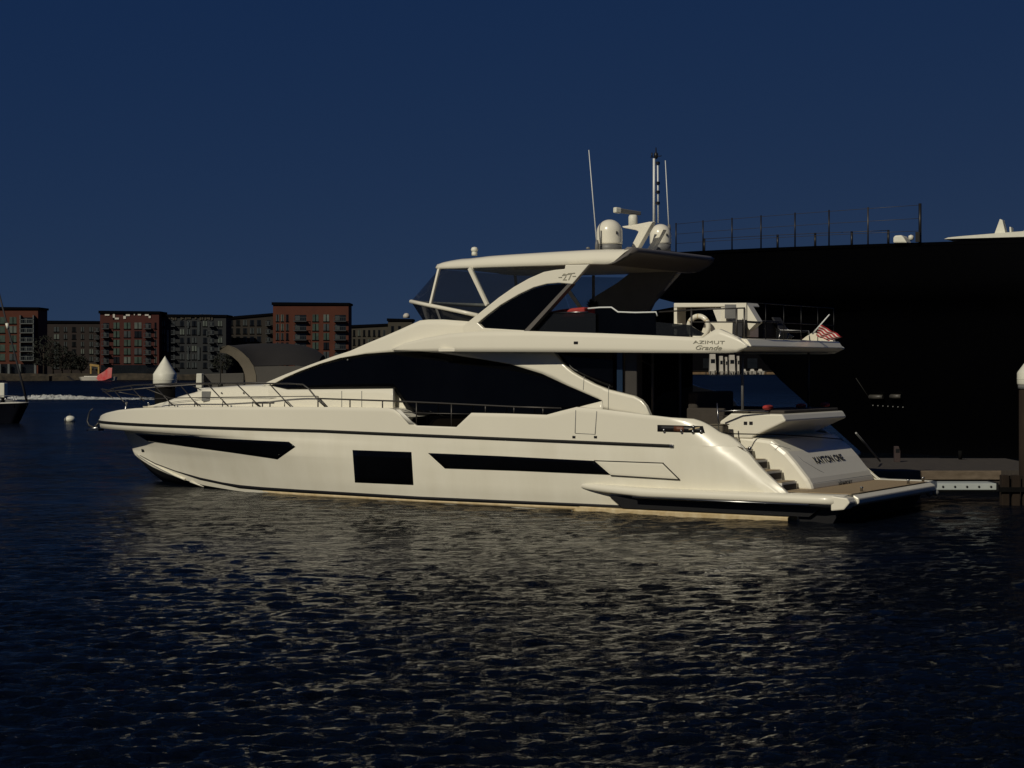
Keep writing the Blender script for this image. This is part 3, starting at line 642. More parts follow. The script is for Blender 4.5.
_t = TOP[:22]; _a = TOP[21:]
for _ in range(2):
    _n = [_a[0]]
    for (xa_, ya_), (xb_, yb2_) in zip(_a, _a[1:]): _n += [(lerp(xa_, xb_, .25), lerp(ya_, yb2_, .25)), (lerp(xa_, xb_, .75), lerp(ya_, yb2_, .75))]
    _a = _n + [_a[-1]]
TOP = _t + _a[1:]
TU = sorted([(a[0], a[2]) for a in [on(x, y, B) for x, y in TOP]]); TU = [(.9, .5), (1.15, .5)] + [t for t in TU if t[0] > 1.2]
TU = [t for t in TU if t[0] < 26.0] + [(26.3, zr(26) + .17), (26.5, zr(26) + .03)]
def ztop(u): return pl(TU, u)

# hull shell
US = sorted(set([round(x, 3) for x in list(np.linspace(.9, 5, 34)) + list(np.linspace(5, 20, 46)) + list(np.linspace(20, 25, 30))]))
NU = 120
def hull_rows(side=1, r0=1):
    rows = []
    lev = [1, 1.5, 2, 2.5, 3] + [3 + .25 * q_ for q_ in range(1, 17)]
    for rv in lev:
        r = min(6, int(rv)); fr = rv - r; row = []
        for i in range(NU):
            s = i / (NU - 1); s = 1 - (1 - s) ** 1.35
            us = lerp(HR[r][2], HR[r + 1][2], fr); u = .9 + (us - .9) * s; cz_ = chine_z(u)
            zn_ = lerp(HR[r][0](u), HR[r + 1][0](u), fr); kk_ = (min(zr(u) + .02, ztop(u)) - cz_) / (zr(u) + .02 - cz_)
            z = cz_ + (zn_ - cz_) * kk_
            if u < 7: p = B(u, z)
            else:
                ua, ub = .9 + (HR[r][2] - .9) * s, .9 + (HR[r + 1][2] - .9) * s; p = lerp(row_b(r, ua), row_b(r + 1, ub), fr)
            row.append((u, side * max(p, 0), z))
        rows.append(row)
    zf, bm_, us, q = HR[7]; k = []
    for i in range(NU):
        s = i / (NU - 1); s = 1 - (1 - s) ** 1.35; u = .9 + (us - .06 - .9) * s
        k.append((u, 0, pl([(0, -1), (18, -1), (21, -.7), (23.2, -.3), (23.86, .0), (24.4, .3), (25, .84)], u)))
    # intermediate bottom row, hollow under the chine
    c = rows[-1]; mid = [(lerp(a[0], b_[0], .35), a[1] * .78, lerp(a[2], b_[2], .30)) for a, b_ in zip(c, k)]
    global BOT; BOT = [c, mid, k]; return rows
hb = MB(); hr = hull_rows(); hb.grid(hr); hb.grid([[(u, -p, z) for u, p, z in row] for row in hr])
hbot = MB(); hbot.grid(BOT); hbot.grid([[(u, -p, z) for u, p, z in row] for row in BOT])
tr_ = [row[0] for row in hr]; hb.add(tr_ + [(u, -p, z) for u, p, z in tr_[::-1]], [tuple(range(2 * len(tr_)))])
hull = hb.build('hull', M['hull'], yacht, fix=True)
hbot.build('hull_bottom', mat('antifouling', (.02, .02, .02), .55, var=.3), hull)
# bulwark above the rubbing rail (port + starboard), 11 cm thick
def bulwark(u0, u1, n):
    k = MB(); out_, top_, inn = [], [], []
    ul = sorted(set([u0 + (u1 - u0) * i / n for i in range(n + 1)] + [t[0] for t in TU if u0 < t[0] < u1]))
    for u in ul:
        zt_ = ztop(u); zb = min(zr(u) + .02, zt_ - .01); th = .11 if u < 25.5 else .05
        rows_ = []
        for j in range(8):
            z = lerp(zb, zt_ - .02, j / 7); rows_.append((u, max(B(u, z), .005), z))
        pt = max(B(u, zt_), .005)
        rows_.append((u, max(pt - .012, .004), zt_ - .004)); rows_.append((u, max(pt - .03, .003), zt_)); rows_.append((u, max(pt - th, .002), zt_)); rows_.append((u, max(pt - th - .01, .002), min(1.9, zt_ - .02)))
        out_.append(rows_)
    k.grid([[o[j] for o in out_] for j in range(len(out_[0]))]); return k
bw = bulwark(1.3, 26.48, 130); bw.pair(); bw.build('bulwark', M['gel'], yacht)
# rub rail
k = MB()
us_ = [4.3 + (26.42 - 4.3) * (1 - (1 - i / 110) ** 1.2) for i in range(111)]
ra = []
for u in us_:
    p = max(row_b(1, u), .01); z = zr(u); ra.append([(u, p - .01, z + .04), (u, p + .025, z + .034), (u, p + .035, z), (u, p + .025, z - .034), (u, p - .01, z - .04)])
k.grid([[a[j] for a in ra] for j in range(5)], smooth=False); k.add(ra[0], [(0, 1, 2, 3, 4)]); k.pair(); rr_ = k.build('rub_rail', M['rubber'], yacht)
k = MB(); k.box(4.18, 4.30, row_b(1, 4.3) - .04, row_b(1, 4.3) + .045, zr(4.3) - .04, zr(4.3) + .04); k.pair(); k.build('rail_end_cap', M['steel'], rr_, bevel=.02)

def surf_panel(top, bot, f=B, off=.006, thick=.03, n=40, m=5, by='x', edge_=True):
    """top/bot: pixel polylines left to right; lofted on the surface f"""
    def samp(pts, s):
        return pts and (pl([(i, q[0]) for i, q in enumerate(pts)], s * (len(pts) - 1)), pl([(i, q[1]) for i, q in enumerate(pts)], s * (len(pts) - 1)))
    def resam(pts):
        d = [0]
        for a, c in zip(pts, pts[1:]): d.append(d[-1] + math.hypot(c[0] - a[0], c[1] - a[1]))
        return [(t / d[-1], q) for t, q in zip(d, pts)]
    T_, B_ = resam(top), resam(bot)
    def g(L_, s): return (pl([(t, q[0]) for t, q in L_], s), pl([(t, q[1]) for t, q in L_], s))
    ss = sorted(set([i / n for i in range(n + 1)] + [t for t, _ in T_] + [t for t, _ in B_]))
    rows = []
    for j in range(m + 1):
        row = []
        for s in ss:
            a, c = g(T_, s), g(B_, s); x, y = lerp(a[0], c[0], j / m), lerp(a[1], c[1], j / m)
            u, p, z = on(x, y, f); row.append((u, p + off, z))
        rows.append(row)
    k = MB(); k.grid(rows)
    if thick:
        back = [[(u, p - thick, z) for u, p, z in row] for row in rows]
        ring = rows[0] + [r[-1] for r in rows[1:]] + rows[-1][::-1][1:] + [r[0] for r in rows[::-1][1:-1]]
        rb_ = back[0] + [r[-1] for r in back[1:]] + back[-1][::-1][1:] + [r[0] for r in back[::-1][1:-1]]
        n_ = len(ring); k.add(ring + rb_, [(i, (i + 1) % n_, (i + 1) % n_ + n_, i + n_) for i in range(n_)]); k.grid(back, smooth=False)
    return k
# boot stripe: dark line and cream strip below it
ls = [(140, 455), (155, 463), (175, 470.5), (200, 477.5), (222, 482.2), (240, 485), (262, 487), (300, 489.5), (340, 491.8), (420, 496.5), (500, 500), (560, 502.5), (640, 506), (700, 509), (760, 511.5), (797, 513)]
k = surf_panel(ls, [(x, y + (1.0 if x < 190 else (2.4 if x < 225 else 3.4))) for x, y in ls], off=.006, thick=.02, n=90, m=1); k.pair(); k.build('boot_stripe', M['black'], hull)
l2 = [(x, y + 3.2) for x, y in ls if x > 235]
k = surf_panel(l2, [(x, 490.5 + (x - 240) * .0495 + 3) for x, _ in l2], off=.004, thick=.02, n=80, m=1); k.pair(); k.build('boot_top', M['boot'], hull)
# spray rails at the forefoot
for pts in ([(138, 455), (150, 462), (163, 469), (175, 475), (186, 479.5)], [(191, 481.5), (198, 484), (205, 486.6)]):
    k = MB(); P_ = [on(x, y, lambda u, z: B(u, z)) for x, y in pts]; k.tube([(u, p + .03, z) for u, p, z in P_], .03, 8, .034); k.pair(); k.build('spray_rail', M['gel'], hull)
# hull windows
HW = [([(135, 433.2), (200, 436), (290, 441.5), (296, 446.5)], [(150, 441.8), (200, 447.5), (270, 457.5), (277, 459.5)], 'hull_window')]
k = surf_panel([(135, 433.6), (180, 435.6), (230, 438.8), (289, 441.8), (295.5, 446.8)], [(148, 441.4), (180, 445.8), (230, 452.4), (270, 458.2), (277.5, 459.4)], n=50); k.pair(); k.build('hull_window', M['glass'], hull)
k = surf_panel([(352.6, 450), (411.5, 452)], [(355, 482.5), (413.5, 485)], n=8); k.pair(); k.build('hull_window', M['glass'], hull)
k = surf_panel([(428, 453), (500, 456), (594.5, 460.8)], [(445, 468.5), (520, 471), (611, 475)], n=24); k.pair(); k.build('hull_window', M['glass'], hull)
k = surf_panel([(594.5, 460.6), (663.5, 463)], [(611, 475), (679.5, 479.3)], n=16, off=.022, thick=.05); k.pair(); k.build('vent_panel', M['gel'], hull, bevel=.006)
k = surf_panel([(594.5, 460.2), (663.5, 462.6)], [(594.8, 461), (663.8, 463.4)], n=16, m=1, off=.03, thick=.04); k.build('panel_seam', M['rubber'], hull)
k = surf_panel([(611, 475), (680, 479.3)], [(611.2, 475.9), (680.4, 480.2)], n=16, m=1, off=.03, thick=.04); k.build('panel_seam', M['rubber'], hull)
k = surf_panel([(663.5, 463), (680, 479.3)], [(662.8, 463.4), (679.3, 479.7)], n=6, m=1, off=.03, thick=.04); k.build('panel_seam', M['rubber'], hull)
# side door seams, slit with fairleads
for pts in ([(575.5, 410), (574.8, 433)], [(596.5, 411), (594.8, 434)], [(574.8, 433), (594.8, 434)]):
    k = surf_panel(pts, [(x + .7 * (pts[0][0] - pts[1][0] < 5), y + .6) for x, y in pts], n=3, m=1, off=.004, thick=.01); k.build('door_seam', M['grey'], hull)
for x in (574, 595.6):
    k = surf_panel([(x - 1.5, 435.8), (x + 1.5, 435.9)], [(x - 1.5, 438.2), (x + 1.5, 438.3)], n=2, m=1, off=.01); k.build('drain_port', M['black'], hull)
k = surf_panel([(657.5, 424.8), (703, 426)], [(657.5, 431.5), (705, 433)], n=10, m=1, off=.008, thick=.05); slit = k.build('fairlead_opening', M['black'], hull)
for x, yb in ((664.5, 430.5), (682, 431.3), (693.5, 431.8), (701.5, 431.8), (694, 427.2)):
    k = MB(); u, p, z = on(x, yb, B); k.lathe([(.001, -.045), (.035, -.03), (.03, .04), (.001, .05)], u, p + .03, z, 10); k.build('fairlead', M['steel'], slit)
k = surf_panel([(674, 426.3), (684, 426.6)], [(674, 431.5), (684, 431.9)], n=3, m=1, off=.014); k.build('teak_panel', mat('varnished_wood', (.16, .06, .03), .5, var=.4, vscale=5), slit)
k = surf_panel([(689, 429), (700, 426.8)], [(689, 430.2), (700, 428)], n=3, m=1, off=.016); k.build('rope_tail', M['boot'], slit)

# sponson / wing at the stern
def wing_p(u): return 3.12 + .36 * min(1, max(0, (7.2 - u) / 2.2)) ** .6 if u > .9 else 3.48 - .05 * (0.9 - u)
k = MB(); ra = []
for i in range(40):
    u = 6.95 - 7.1 * i / 39; s = min(1, max(0, (6.95 - u) / 2.0)); e_ = s ** .5
    zt_, zb = .62 + .06 * (1 - s), .62 - .185 * e_; po = 3.10 + .40 * e_; pi = 2.3 if u < 1.3 else min(2.95, B(u, .5) - .05)
    if u < .1: po -= .25 * ((.1 - u) / .25)
    ra.append([(u, pi, zt_ + .03), (u, lerp(pi, po, .7), zt_ + .04), (u, po - .03, zt_ + .01), (u, po, zt_ - .05 * e_), (u, po, zb + .05 * e_), (u, po - .05, zb), (u, pi, zb)])
k.grid([[a[j] for a in ra] for j in range(7)] + [[a[0] for a in ra]]); k.add(ra[-1], [tuple(range(7))]); k.pair(); wg = k.build('stern_wing', M['gel'], yacht)
k = MB(); k.grid([[(5.2 - 5.1 * i / 20, 3.37 + .10 * min(1, i / 4) + (.0 if i < 20 else -.05), .425 - d) for i in range(21)] for d in (0, .05)] + [[(5.2 - 5.1 * i / 20, 3.2, .37) for i in range(21)]])
k.tube([(5.2, 3.50, .43), (3, 3.515, .425), (.6, 3.515, .425)], .028, 6); k.pair(); k.build('wing_underside_rail', M['steel'], wg)
k = MB(); k.prism([(6.0, .42), (.3, .43), (.7, .13), (5.6, .13)], 2.4, 3.26); k.pair(); k.build('wing_shadow_gap', M['black'], wg)  # solid black block standing in for the shade under the wing
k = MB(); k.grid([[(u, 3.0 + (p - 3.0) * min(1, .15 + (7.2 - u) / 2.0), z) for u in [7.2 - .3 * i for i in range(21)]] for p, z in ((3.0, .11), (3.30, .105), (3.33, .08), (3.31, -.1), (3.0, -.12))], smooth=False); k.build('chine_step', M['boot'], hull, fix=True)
k = MB(); k.prism([(1.1, .36), (-.05, .34), (.3, -.25), (.88, -.25)], -2.3, 3.15); k.build('stern_shade_block', M['black'], wg)  # added black block that paints in the shade below the stern
# swim platform
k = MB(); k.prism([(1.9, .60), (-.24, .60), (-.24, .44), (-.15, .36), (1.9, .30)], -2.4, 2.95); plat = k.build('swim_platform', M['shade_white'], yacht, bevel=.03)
k = MB(); k.box(-.2, 2.05, -2.35, 2.9, .66, .675); k.build('teak_deck', M['teak'], plat)
k = MB(); k.prism([(.1, .65), (-.30, .61), (-.36, .50), (-.22, .34), (.1, .30)], 2.96, 3.42); k.build('platform_corner', M['gel'], plat, bevel=.03)
k = MB(); k.prism([(-.25, .662), (-.40, .58), (-.40, .46), (-.25, .38)], -2.4, 2.95); k.build('platform_edge', M['gel'], plat, bevel=.03)
for p in (-2.3, -1.2, 2.0):
    k = MB(); k.lathe([(.001, 0), (.04, 0), (.03, .09), (.05, .12), (.001, .13)], -.1, p, .66, 10); k.build('cleat', M['steel'], plat)

# transom block, steps, seat back
k = MB(); k.prism([(3.4, .6), (1.16, .6), (1.22, .78), (1.3, .92), (1.62, 1.30), (1.86, 1.55), (2.25, 1.83), (3.4, 1.96)], -2.3, 1.88); trs = k.build('transom', M['gel'], yacht, bevel=.10)
for o_ in [trs]:
    pass
k = MB(); SEAM = [(770, 443), (790, 449), (803, 461), (820, 471), (841, 481)]
k = MB(); k.tube([(1.235, 1.72, .80), (1.235, -2.12, .80)], .006, 5); k.build('garage_seam', M['grey'], trs)
for sgn in (1, -1):
    for i in range(5):
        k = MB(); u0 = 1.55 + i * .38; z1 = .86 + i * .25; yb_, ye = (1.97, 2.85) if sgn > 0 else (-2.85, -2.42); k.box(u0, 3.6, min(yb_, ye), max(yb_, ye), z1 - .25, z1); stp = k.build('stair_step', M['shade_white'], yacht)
        k = MB(); k.box(u0 + .03, u0 + .36, min(yb_, ye) + .04, max(yb_, ye) - .04, z1 + .003, z1 + .018); k.build('tread', M['teak'], stp)
        k = MB(); k.box(u0 - .012, u0 - .002, min(yb_, ye) + .05, max(yb_, ye) - .05, z1 - .2, z1 - .05); k.build('riser_recess', M['brown'], stp)
u, z = inv(750, 449, 2.5); k = MB(); k.lathe([(.001, -.05), (.045, -.03), (.045, .03), (.001, .05)], u - .05, 2.62, z + .02, 10); k.build('step_light', M['steel'], yacht)
bx = [(3.62, 1.90), (3.62, 2.26), (3.32, 2.43), (1.98, 2.43), (1.88, 2.27), (2.74, 1.90)]
k = MB(); k.prism([(3.62, 1.85), (3.62, 2.26), (3.32, 2.46), (1.96, 2.46), (1.86, 2.29), (2.72, 1.90), (2.75, 1.85)], -2.05, 1.9); sb_ = k.build('stern_seat_back', M['gel'], yacht, bevel=.04)
k = MB(); k.box(2.05, 3.45, -1.95, 1.55, 2.462, 2.54); k.build('cushion_pad', M['brown'], sb_, bevel=.03)
for x in (745, 750.5):
    u, z = inv(x + .5, 423.3, 1.9); k = MB(); k.box(u - .05, u + .05, 1.88, 1.905, z - .045, z + .045); k.build('vent_grille', M['black'], sb_, bevel=.01)
k = MB(); k.box(3.55, 3.72, -1.6, 1.85, 1.95, 2.4); k.build('seat_rim', M['brown'], sb_, bevel=.04)
k = MB(); k.tube([(3.5, 2.35, 2.52), (3.0, 2.1, 2.54), (2.3, 1.95, 2.52)], .02, 6); k.build('grab_rail', M['steel'], sb_)
# lettering on the transom
ax = (-1.05 * 0, -1, 0); upv = Vector((1.95 - 1.25, 0, 1.62 - .86)).normalized()
cp, cz = None, None
def transom_pt(x, y):
    pz = 1.3
    for _ in range(40):
        u = pl([(.6, 1.16), (.78, 1.22), (.92, 1.3), (1.30, 1.62), (1.55, 1.86), (1.83, 2.25)], pz); p, zn = invu(x, y, u); pz = (pz + zn) / 2
    return Vector((u, p, pz))
k = MB(); k.tube([transom_pt(*a) for a in SEAM], .008, 5); k.build('garage_seam', M['grey'], trs)
q = transom_pt(829, 459.3); nrm = Vector((-.76, 0, .65))
text('ship_name', 'KAYTON ONE', .29, q + nrm * .012, (0, -1, 0), (.65, 0, .76), M['letter'], trs, .006, sx=1.0)
q = transom_pt(845, 483.3); text('home_port', 'NEWPORT', .15, q + Vector((-.02, 0, .0)), (0, -1, 0), (.15, 0, 1), M['letter'], trs, .004, sx=1.25)

# decks
def sheet(name, us_, pf, zf, m, th=.05, parent=yacht):
    k = MB(); rows = [[(u, s * pf(u), zf(u) + (.05 * (1 - s * s) if name == 'foredeck' else 0)) for u in us_] for s in (-1, -.7, -.35, 0, .35, .7, 1)]
    k.grid(rows, smooth=True); k.grid([[(u, p, z - th) for u, p, z in r] for r in rows], smooth=False); return k.build(name, m, parent, fix=False)
sheet('foredeck', [11.95 + (26.6 - 11.95) * i / 60 for i in range(61)], lambda u: max(B(u, ztop(u)) - .03, .002), lambda u: (ztop(u) if u > 12.4 else 2.3) - .03, M['gel'])
sheet('side_deck', [3.5 + i * .5 for i in range(18)], lambda u: B(u, 1.9) - .1, lambda u: 1.93, M['teak'])
# coachroof / foredeck lounge
cr_ = [(12.5, 2.62), (14.5, 2.95), (17.6, 3.10), (19.6, 3.08), (20.4, 3.02), (21.3, 2.86), (22.6, 2.66), (23.3, 2.50), (23.5, 2.44)]
CRB = lambda u: pl([(12, 2.35), (15, 2.2), (18, 1.9), (20, 1.45), (22, 1.0), (23.3, .55), (23.5, .3)], u)
pts_ = [on(x, y, lambda u, z: CRB(u)) for x, y in [(262, 385), (240, 385.5), (212, 387.5), (203, 388.5), (192, 392.5), (178, 396), (165, 401), (155, 404.5), (148, 407)]]
crz = sorted([(a[0], a[2]) for a in pts_]); crz = [(12.0, crz[0][1] - .1)] + crz
k = MB(); ra = []
for i in range(50):
    u = 12.2 + (crz[-1][0] + .15 - 12.2) * i / 49; z = pl(crz, u); pb = CRB(u)
    ra.append([(u, pb + .08, 2.35), (u, pb, z - .10), (u, pb - .05, z - .02), (u, pb - .15, z), (u, pb * .5, z + .03), (u, 0, z + .04)])
k.grid([[a[j] for a in ra] for j in range(6)]); k.add(ra[-1] , [tuple(range(6))]); k.mirror(); cro = k.build('coachroof', M['gel'], yacht)
k = MB(); k.tube([(a[0][0], a[0][1] - .05 + .06, (a[0][2] + a[1][2]) / 2 + .05) for a in ra[2:44]], .008, 5); k.pair(); k.build('coachroof_seam', M['grey'], cro)
u, p, z = on(207, 396, lambda u, z: CRB(u) + .03); k = MB(); k.box(u - .17, u + .17, p - .02, p + .06, z - .16, z + .14); k.build('tinted_hatch', M['grey'], cro, bevel=.02)
for x, y in ((222, 393), (244, 393)):
    u, p, z = on(x, y, lambda u, z: CRB(u) + .03); k = MB(); k.lathe([(.001, -.03), (.03, 0), (.001, .03)], u, p + .02, z, 8); k.build('drain_port', M['black'], cro)
# superstructure
def SB(u, z):
    s = max(0, (u - 11.5) / 9.3); s = min(s, .999); b = 2.66 * (1 - s ** 2.3) ** .55
    return b - .10 * max(0, z - 2.5) * (1 if u > 11 else max(0, (u - 7) / 4))
Tp = [(262, 384.3), (285, 374.5), (310, 364.8), (335, 355.8), (350, 351), (368, 343), (385, 336), (400, 329.5), (411, 324.5), (420, 320.5), (428, 319.6), (443, 319.5), (470, 321.5), (476, 336), (488, 351), (510, 351.2), (552, 351.4), (556, 354.5), (561, 361.5), (566.5, 367.3), (572, 371.8),
      (580, 376.6), (594, 384), (608, 389.5), (622, 393), (634, 396), (641, 400), (646, 406), (650, 415)]
Wp = [(264, 386.0), (271, 385.2), (285, 377.6), (300, 371), (320, 363.7), (340, 358), (365, 353.8), (390, 352), (420, 351.4), (440, 353), (460, 356), (485, 359.8), (510, 364), (542, 373.8), (567.5, 385.7), (585, 393.2), (602, 400.6), (603.5, 409), (615, 412), (630, 414), (650, 417.5)]
def byx(A, x): return pl(A, x)
xs_ = sorted(set([a[0] for a in Tp] + [a[0] for a in Wp] + list(range(262, 650, 6)))); xs_ = [x for x in xs_ if 264 <= x <= 650]
T2 = [(x, byx(Tp, x)) for x in xs_]; W2 = [(x, byx(Wp, x)) for x in xs_]
def loftx(A_, B_, f, off, thick, m=6):
    rows = [[(lambda q: (q[0], q[1] + off, q[2]))(on(a[0], lerp(a[1], c[1], j / m), f)) for a, c in zip(A_, B_)] for j in range(m + 1)]
    k = MB(); k.grid(rows); back = [[(u, p - thick, z) for u, p, z in r] for r in rows]
    if thick:
        k.grid(back, smooth=False)
        for R_, Q_ in ((rows[0], back[0]), (rows[-1], back[-1]), ([r[0] for r in rows], [r[0] for r in back]), ([r[-1] for r in rows], [r[-1] for r in back])): k.grid([R_, Q_], smooth=False)
    return k, rows
k, wr = loftx(T2, W2, SB, 0, .12); k.pair(); sup = k.build('superstructure', M['gel'], yacht)
for pts in ([(584, 376), (583, 390)], [(608.5, 386.5), (608, 409.5)]):
    kk = surf_panel(pts, [(x + .5, y) for x, y in pts], f=SB, n=3, m=1, off=.004, thick=.01); kk.build('panel_seam', M['grey'], sup)
# saloon window band (set in), running behind the bulwark
G0 = [(x, y - 1.0) for x, y in W2 if 270 <= x <= 603]; Gb = [(264, 386), (271, 386.2), (287, 390), (340, 390), (395, 390), (417, 427), (545, 427), (560, 420), (575, 409.5), (603, 401)]
k, _ = loftx(G0, [(x, max(byx(Gb, x), y + .2)) for x, y in G0], lambda u, z: SB(u, z) - .05, 0, .03, 5); k.pair(); k.build('saloon_window', M['glass'], sup)
# lower cabin side below the glass
L0 = [(x, byx([(262, 384.5), (271, 386), (287, 389.6), (340, 389.2), (393, 388.7)], x)) for x in range(262, 394, 5)] + [(393, 388.7)]
kk = surf_panel([(572, 409.2), (585, 405.3), (602.8, 400.9)], [(572, 416), (585, 416), (603.5, 416)], f=SB, n=8, m=2, off=0, thick=.1); kk.pair(); kk.build('wing_lower_panel', M['gel'], sup)
k, _ = loftx(L0, [(x + (0 if x < 380 else (x - 380) * 1.8), 411 if x < 380 else 411 + (x - 380) * 1.2) for x, y in L0], SB, 0, .1, 5); k.pair(); cs = k.build('cabin_side', M['gel'], sup)
for x in (341.5, 361.5):
    kk = surf_panel([(x, 391), (x, 407)], [(x + .6, 391), (x + .6, 407)], f=SB, n=3, m=1, off=.004, thick=.01); kk.build('panel_seam', M['grey'], cs)
u, p, z = on(348, 359.8, SB); k = MB(); k.lathe([(.001, -.03), (.035, 0), (.001, .03)], u, p + .01, z, 8); k.build('nav_light', M['grey'], sup)
# windscreen and roof between the two brows
top_edge = [r for r in wr[0]]
fw = [q for q in top_edge if q[0] > 11.75]
k = MB(); k.grid([[(u, s * (p - .03), z - .06 + .04 * (1 - s * s) * 0) for u, p, z in fw] for s in (-1, -.5, 0, .5, 1)]); k.build('windscreen', M['glass'], sup)
af = [q for q in top_edge if 7.5 < q[0] <= 12.6]
k = MB(); k.grid([[(u, s * (p - .02), min(z, 4.15) - .08) for u, p, z in af] for s in (-1, 0, 1)]); k.build('cabin_roof', M['gel'], sup)
# aft side window under the overhang and the cockpit bulkhead
A0 = [(x, 351.5) for x in range(553, 617, 4)]; Vb = [(551, 352), (556, 354.5), (561, 361.5), (566.5, 367.3), (572, 371.8), (580, 376.6), (594, 384), (608, 389.5), (620, 393)]
k, _ = loftx(A0, [(x, byx(Vb, x) + 1.5) for x, y in A0], lambda u, z: 2.5, 0, .03, 4); k.build('aft_side_window', M['glass'], sup)
k = MB(); k.box(6.5, 6.56, -2.44, 2.44, 1.95, 3.98); k.build('saloon_door_glass', M['glass'], sup)
for p in (-1.6, 0, 1.6):
    k = MB(); k.box(6.45, 6.49, p - .04, p + .04, 1.95, 3.98); k.build('door_frame', M['grey'], sup)
u0, _ = inv(621.5, 370, 2.4); u1, _ = inv(637, 370, 2.4)
k = MB(); k.box(u1, u0 - .1, 2.1, 2.42, 2.4, 3.98); pil = k.build('support_pillar', M['brown'], yacht, bevel=.03); pil.data.materials[0] = mat('pillar_paint', (.05, .045, .04), .4, var=.15)
k = MB(); k.box(u0 - .06, u0 + .10, 2.43, 2.46, 2.85, 3.98); k.build('pillar_glass_edge', mat('blue_glass', (.015, .03, .06), .1, spec=.6), pil)
for x, y0, y1, p in ((742.5, 352, 412, 1.9), (808.5, 352, 409, -1.9)):
    u, zt_ = inv(x, y0, p); _, zb = inv(x, y1, p); k = MB(); k.tube([(u, p, zb), (u, p, zt_ + .1)], .035, 8); k.build('deck_post', M['grey'] if x < 800 else M['tube'], yacht)
k = MB(); u, z = inv(652, 366, 1.5); k.tube([(u + .6, 1.5, 3.9), (u, 1.5, z), (u, 1.5, 2.5)], .02, 6); k.build('cockpit_handrail', M['grey'], yacht)

# flybridge side band and deck
FT = [(392, 349), (405, 343), (425, 338), (450, 333.5), (475, 331.5), (527, 331), (600, 333.2), (650, 335.2), (690, 337), (703, 337.6), (709, 333.2), (715, 329.5), (719, 329), (726, 332), (737, 337.5), (747, 345.8)]
FB = [(392, 350), (405, 350.5), (425, 351.2), (450, 351.5), (475, 351.8), (527, 352), (600, 352.4), (650, 352.8), (690, 353), (703, 353), (709, 353), (715, 353), (719, 353), (726, 353), (735, 352.8), (747, 347)]
def FP(u, z=0): return pl([(1.5, 3.10), (9.5, 3.10), (10.6, 3.0), (11.6, 2.78), (12.6, 2.62), (13.5, 2.50)], u) - .12 * max(0, z - 4.1)
xs_ = sorted(set([a[0] for a in FT] + list(range(392, 747, 8)))); F2 = [(x, byx(FT, x)) for x in xs_]; F3 = [(x, byx(FB, x)) for x in xs_]
k, fr_ = loftx(F2, F3, FP, 0, .16, 4); k.pair(); fly = k.build('flybridge_side', M['gel'], yacht)
k = MB(); k.box(2.7, 11.3, -2.96, 2.96, 4.0, 4.1); k.prism([(2.75, 3.985), (2.42, 4.02), (2.30, 4.10), (2.42, 4.27), (2.75, 4.30)], -2.93, 2.93); fd = k.build('flybridge_deck', M['gel'], yacht, bevel=.02)
k = MB(); k.box(2.8, 8.8, -2.85, 2.85, 4.104, 4.12); k.build('teak_deck', M['teak'], fd)
k = MB(); k.box(2.72, 6, -2.9, 2.9, 3.975, 3.996); k.build('ceiling_panel', M['grey'], fd)
for x, y in ((576, 342.8), (640, 347)):
    if x == 640: continue
    u, p, z = on(x, y, FP); k = MB(); k.box(u - .06, u + .06, p - .01, p + .02, z - .035, z + .035); k.build('nav_light', M['black'], fly, bevel=.01)
q = on(709, 342.4, FP); text('maker_lettering', 'AZIMUT', .115, (q[0], q[1] + .012, q[2]), (-1, 0, -.02), (0, 0, 1), M['letter_soft'], fly, .004, sx=2.0)
q = on(708, 347.8, FP); text('maker_lettering', 'Grande', .15, (q[0], q[1] + .012, q[2]), (-1, 0, -.02), (0, 0, 1), M['letter_soft'], fly, .004, shear=.35, sx=1.55)

# flybridge windscreen, coaming, front
def P3(x, y, p): u, z = inv(x, y, p); return Vector((u, p, z))
k = MB(); hb_ = 2.45
a = [P3(411, 301.5, 1.9), P3(430, 305.5, 2.25), P3(455, 310.5, 2.4), P3(478, 315.5, 2.5)]
k.tube([tuple(v) for v in a[::-1]] + [(a[0].x + .35, 1.0, a[0].z), (a[0].x + .45, 0, a[0].z), (a[0].x + .35, -1.0, a[0].z)] + [(v.x, -v.y, v.z) for v in a], .055, 8); k.build('screen_coaming', M['gel'], yacht)
lo = [P3(423, 321.5, 1.9), P3(440, 322, 2.2), P3(457, 323, 2.35), P3(470, 325, 2.45)]
lo = [Vector((v.x, v.y - .1, v.z - .05)) for v in lo]
full = lambda L_, dx: [tuple(v) for v in L_[::-1]] + [(L_[0].x + dx * .8, .95, L_[0].z), (L_[0].x + dx, 0, L_[0].z), (L_[0].x + dx * .8, -.95, L_[0].z)] + [(v.x, -v.y, v.z) for v in L_]
k = MB(); k.grid([full(a, .45), full(lo, .4)]); k.build('flybridge_front_panel', M['smoke_dark'], yacht, fix=False)
tp_ = [P3(439.3, 268.5, 1.8), P3(455, 268.8, 2.2), P3(470, 269, 2.3), P3(560, 269, 2.4)]
aa = [a[0], a[1], a[2], P3(478, 314.5, 2.5)]
k = MB(); t3 = [P3(439.3, 268.8, 1.75), P3(447, 269, 2.05), P3(458, 269, 2.25), P3(470, 269.3, 2.32)]
k.grid([full(t3, .25), full(a, .45)]); k.build('flybridge_windscreen', M['smoke'], yacht, fix=False)
k = MB(); b0 = [P3(470, 269.3, 2.33), P3(552, 270, 2.38)]; b1 = [P3(478, 314.5, 2.5), P3(500, 301, 2.5)]
k.add([b0[0], b0[1], P3(525, 284, 2.47), P3(500, 299, 2.5), P3(480, 313, 2.5), b1[0]], [(0, 1, 2, 3, 4, 5)]); k.pair(); k.build('side_window', M['smoke'], yacht, fix=False)
k = MB()
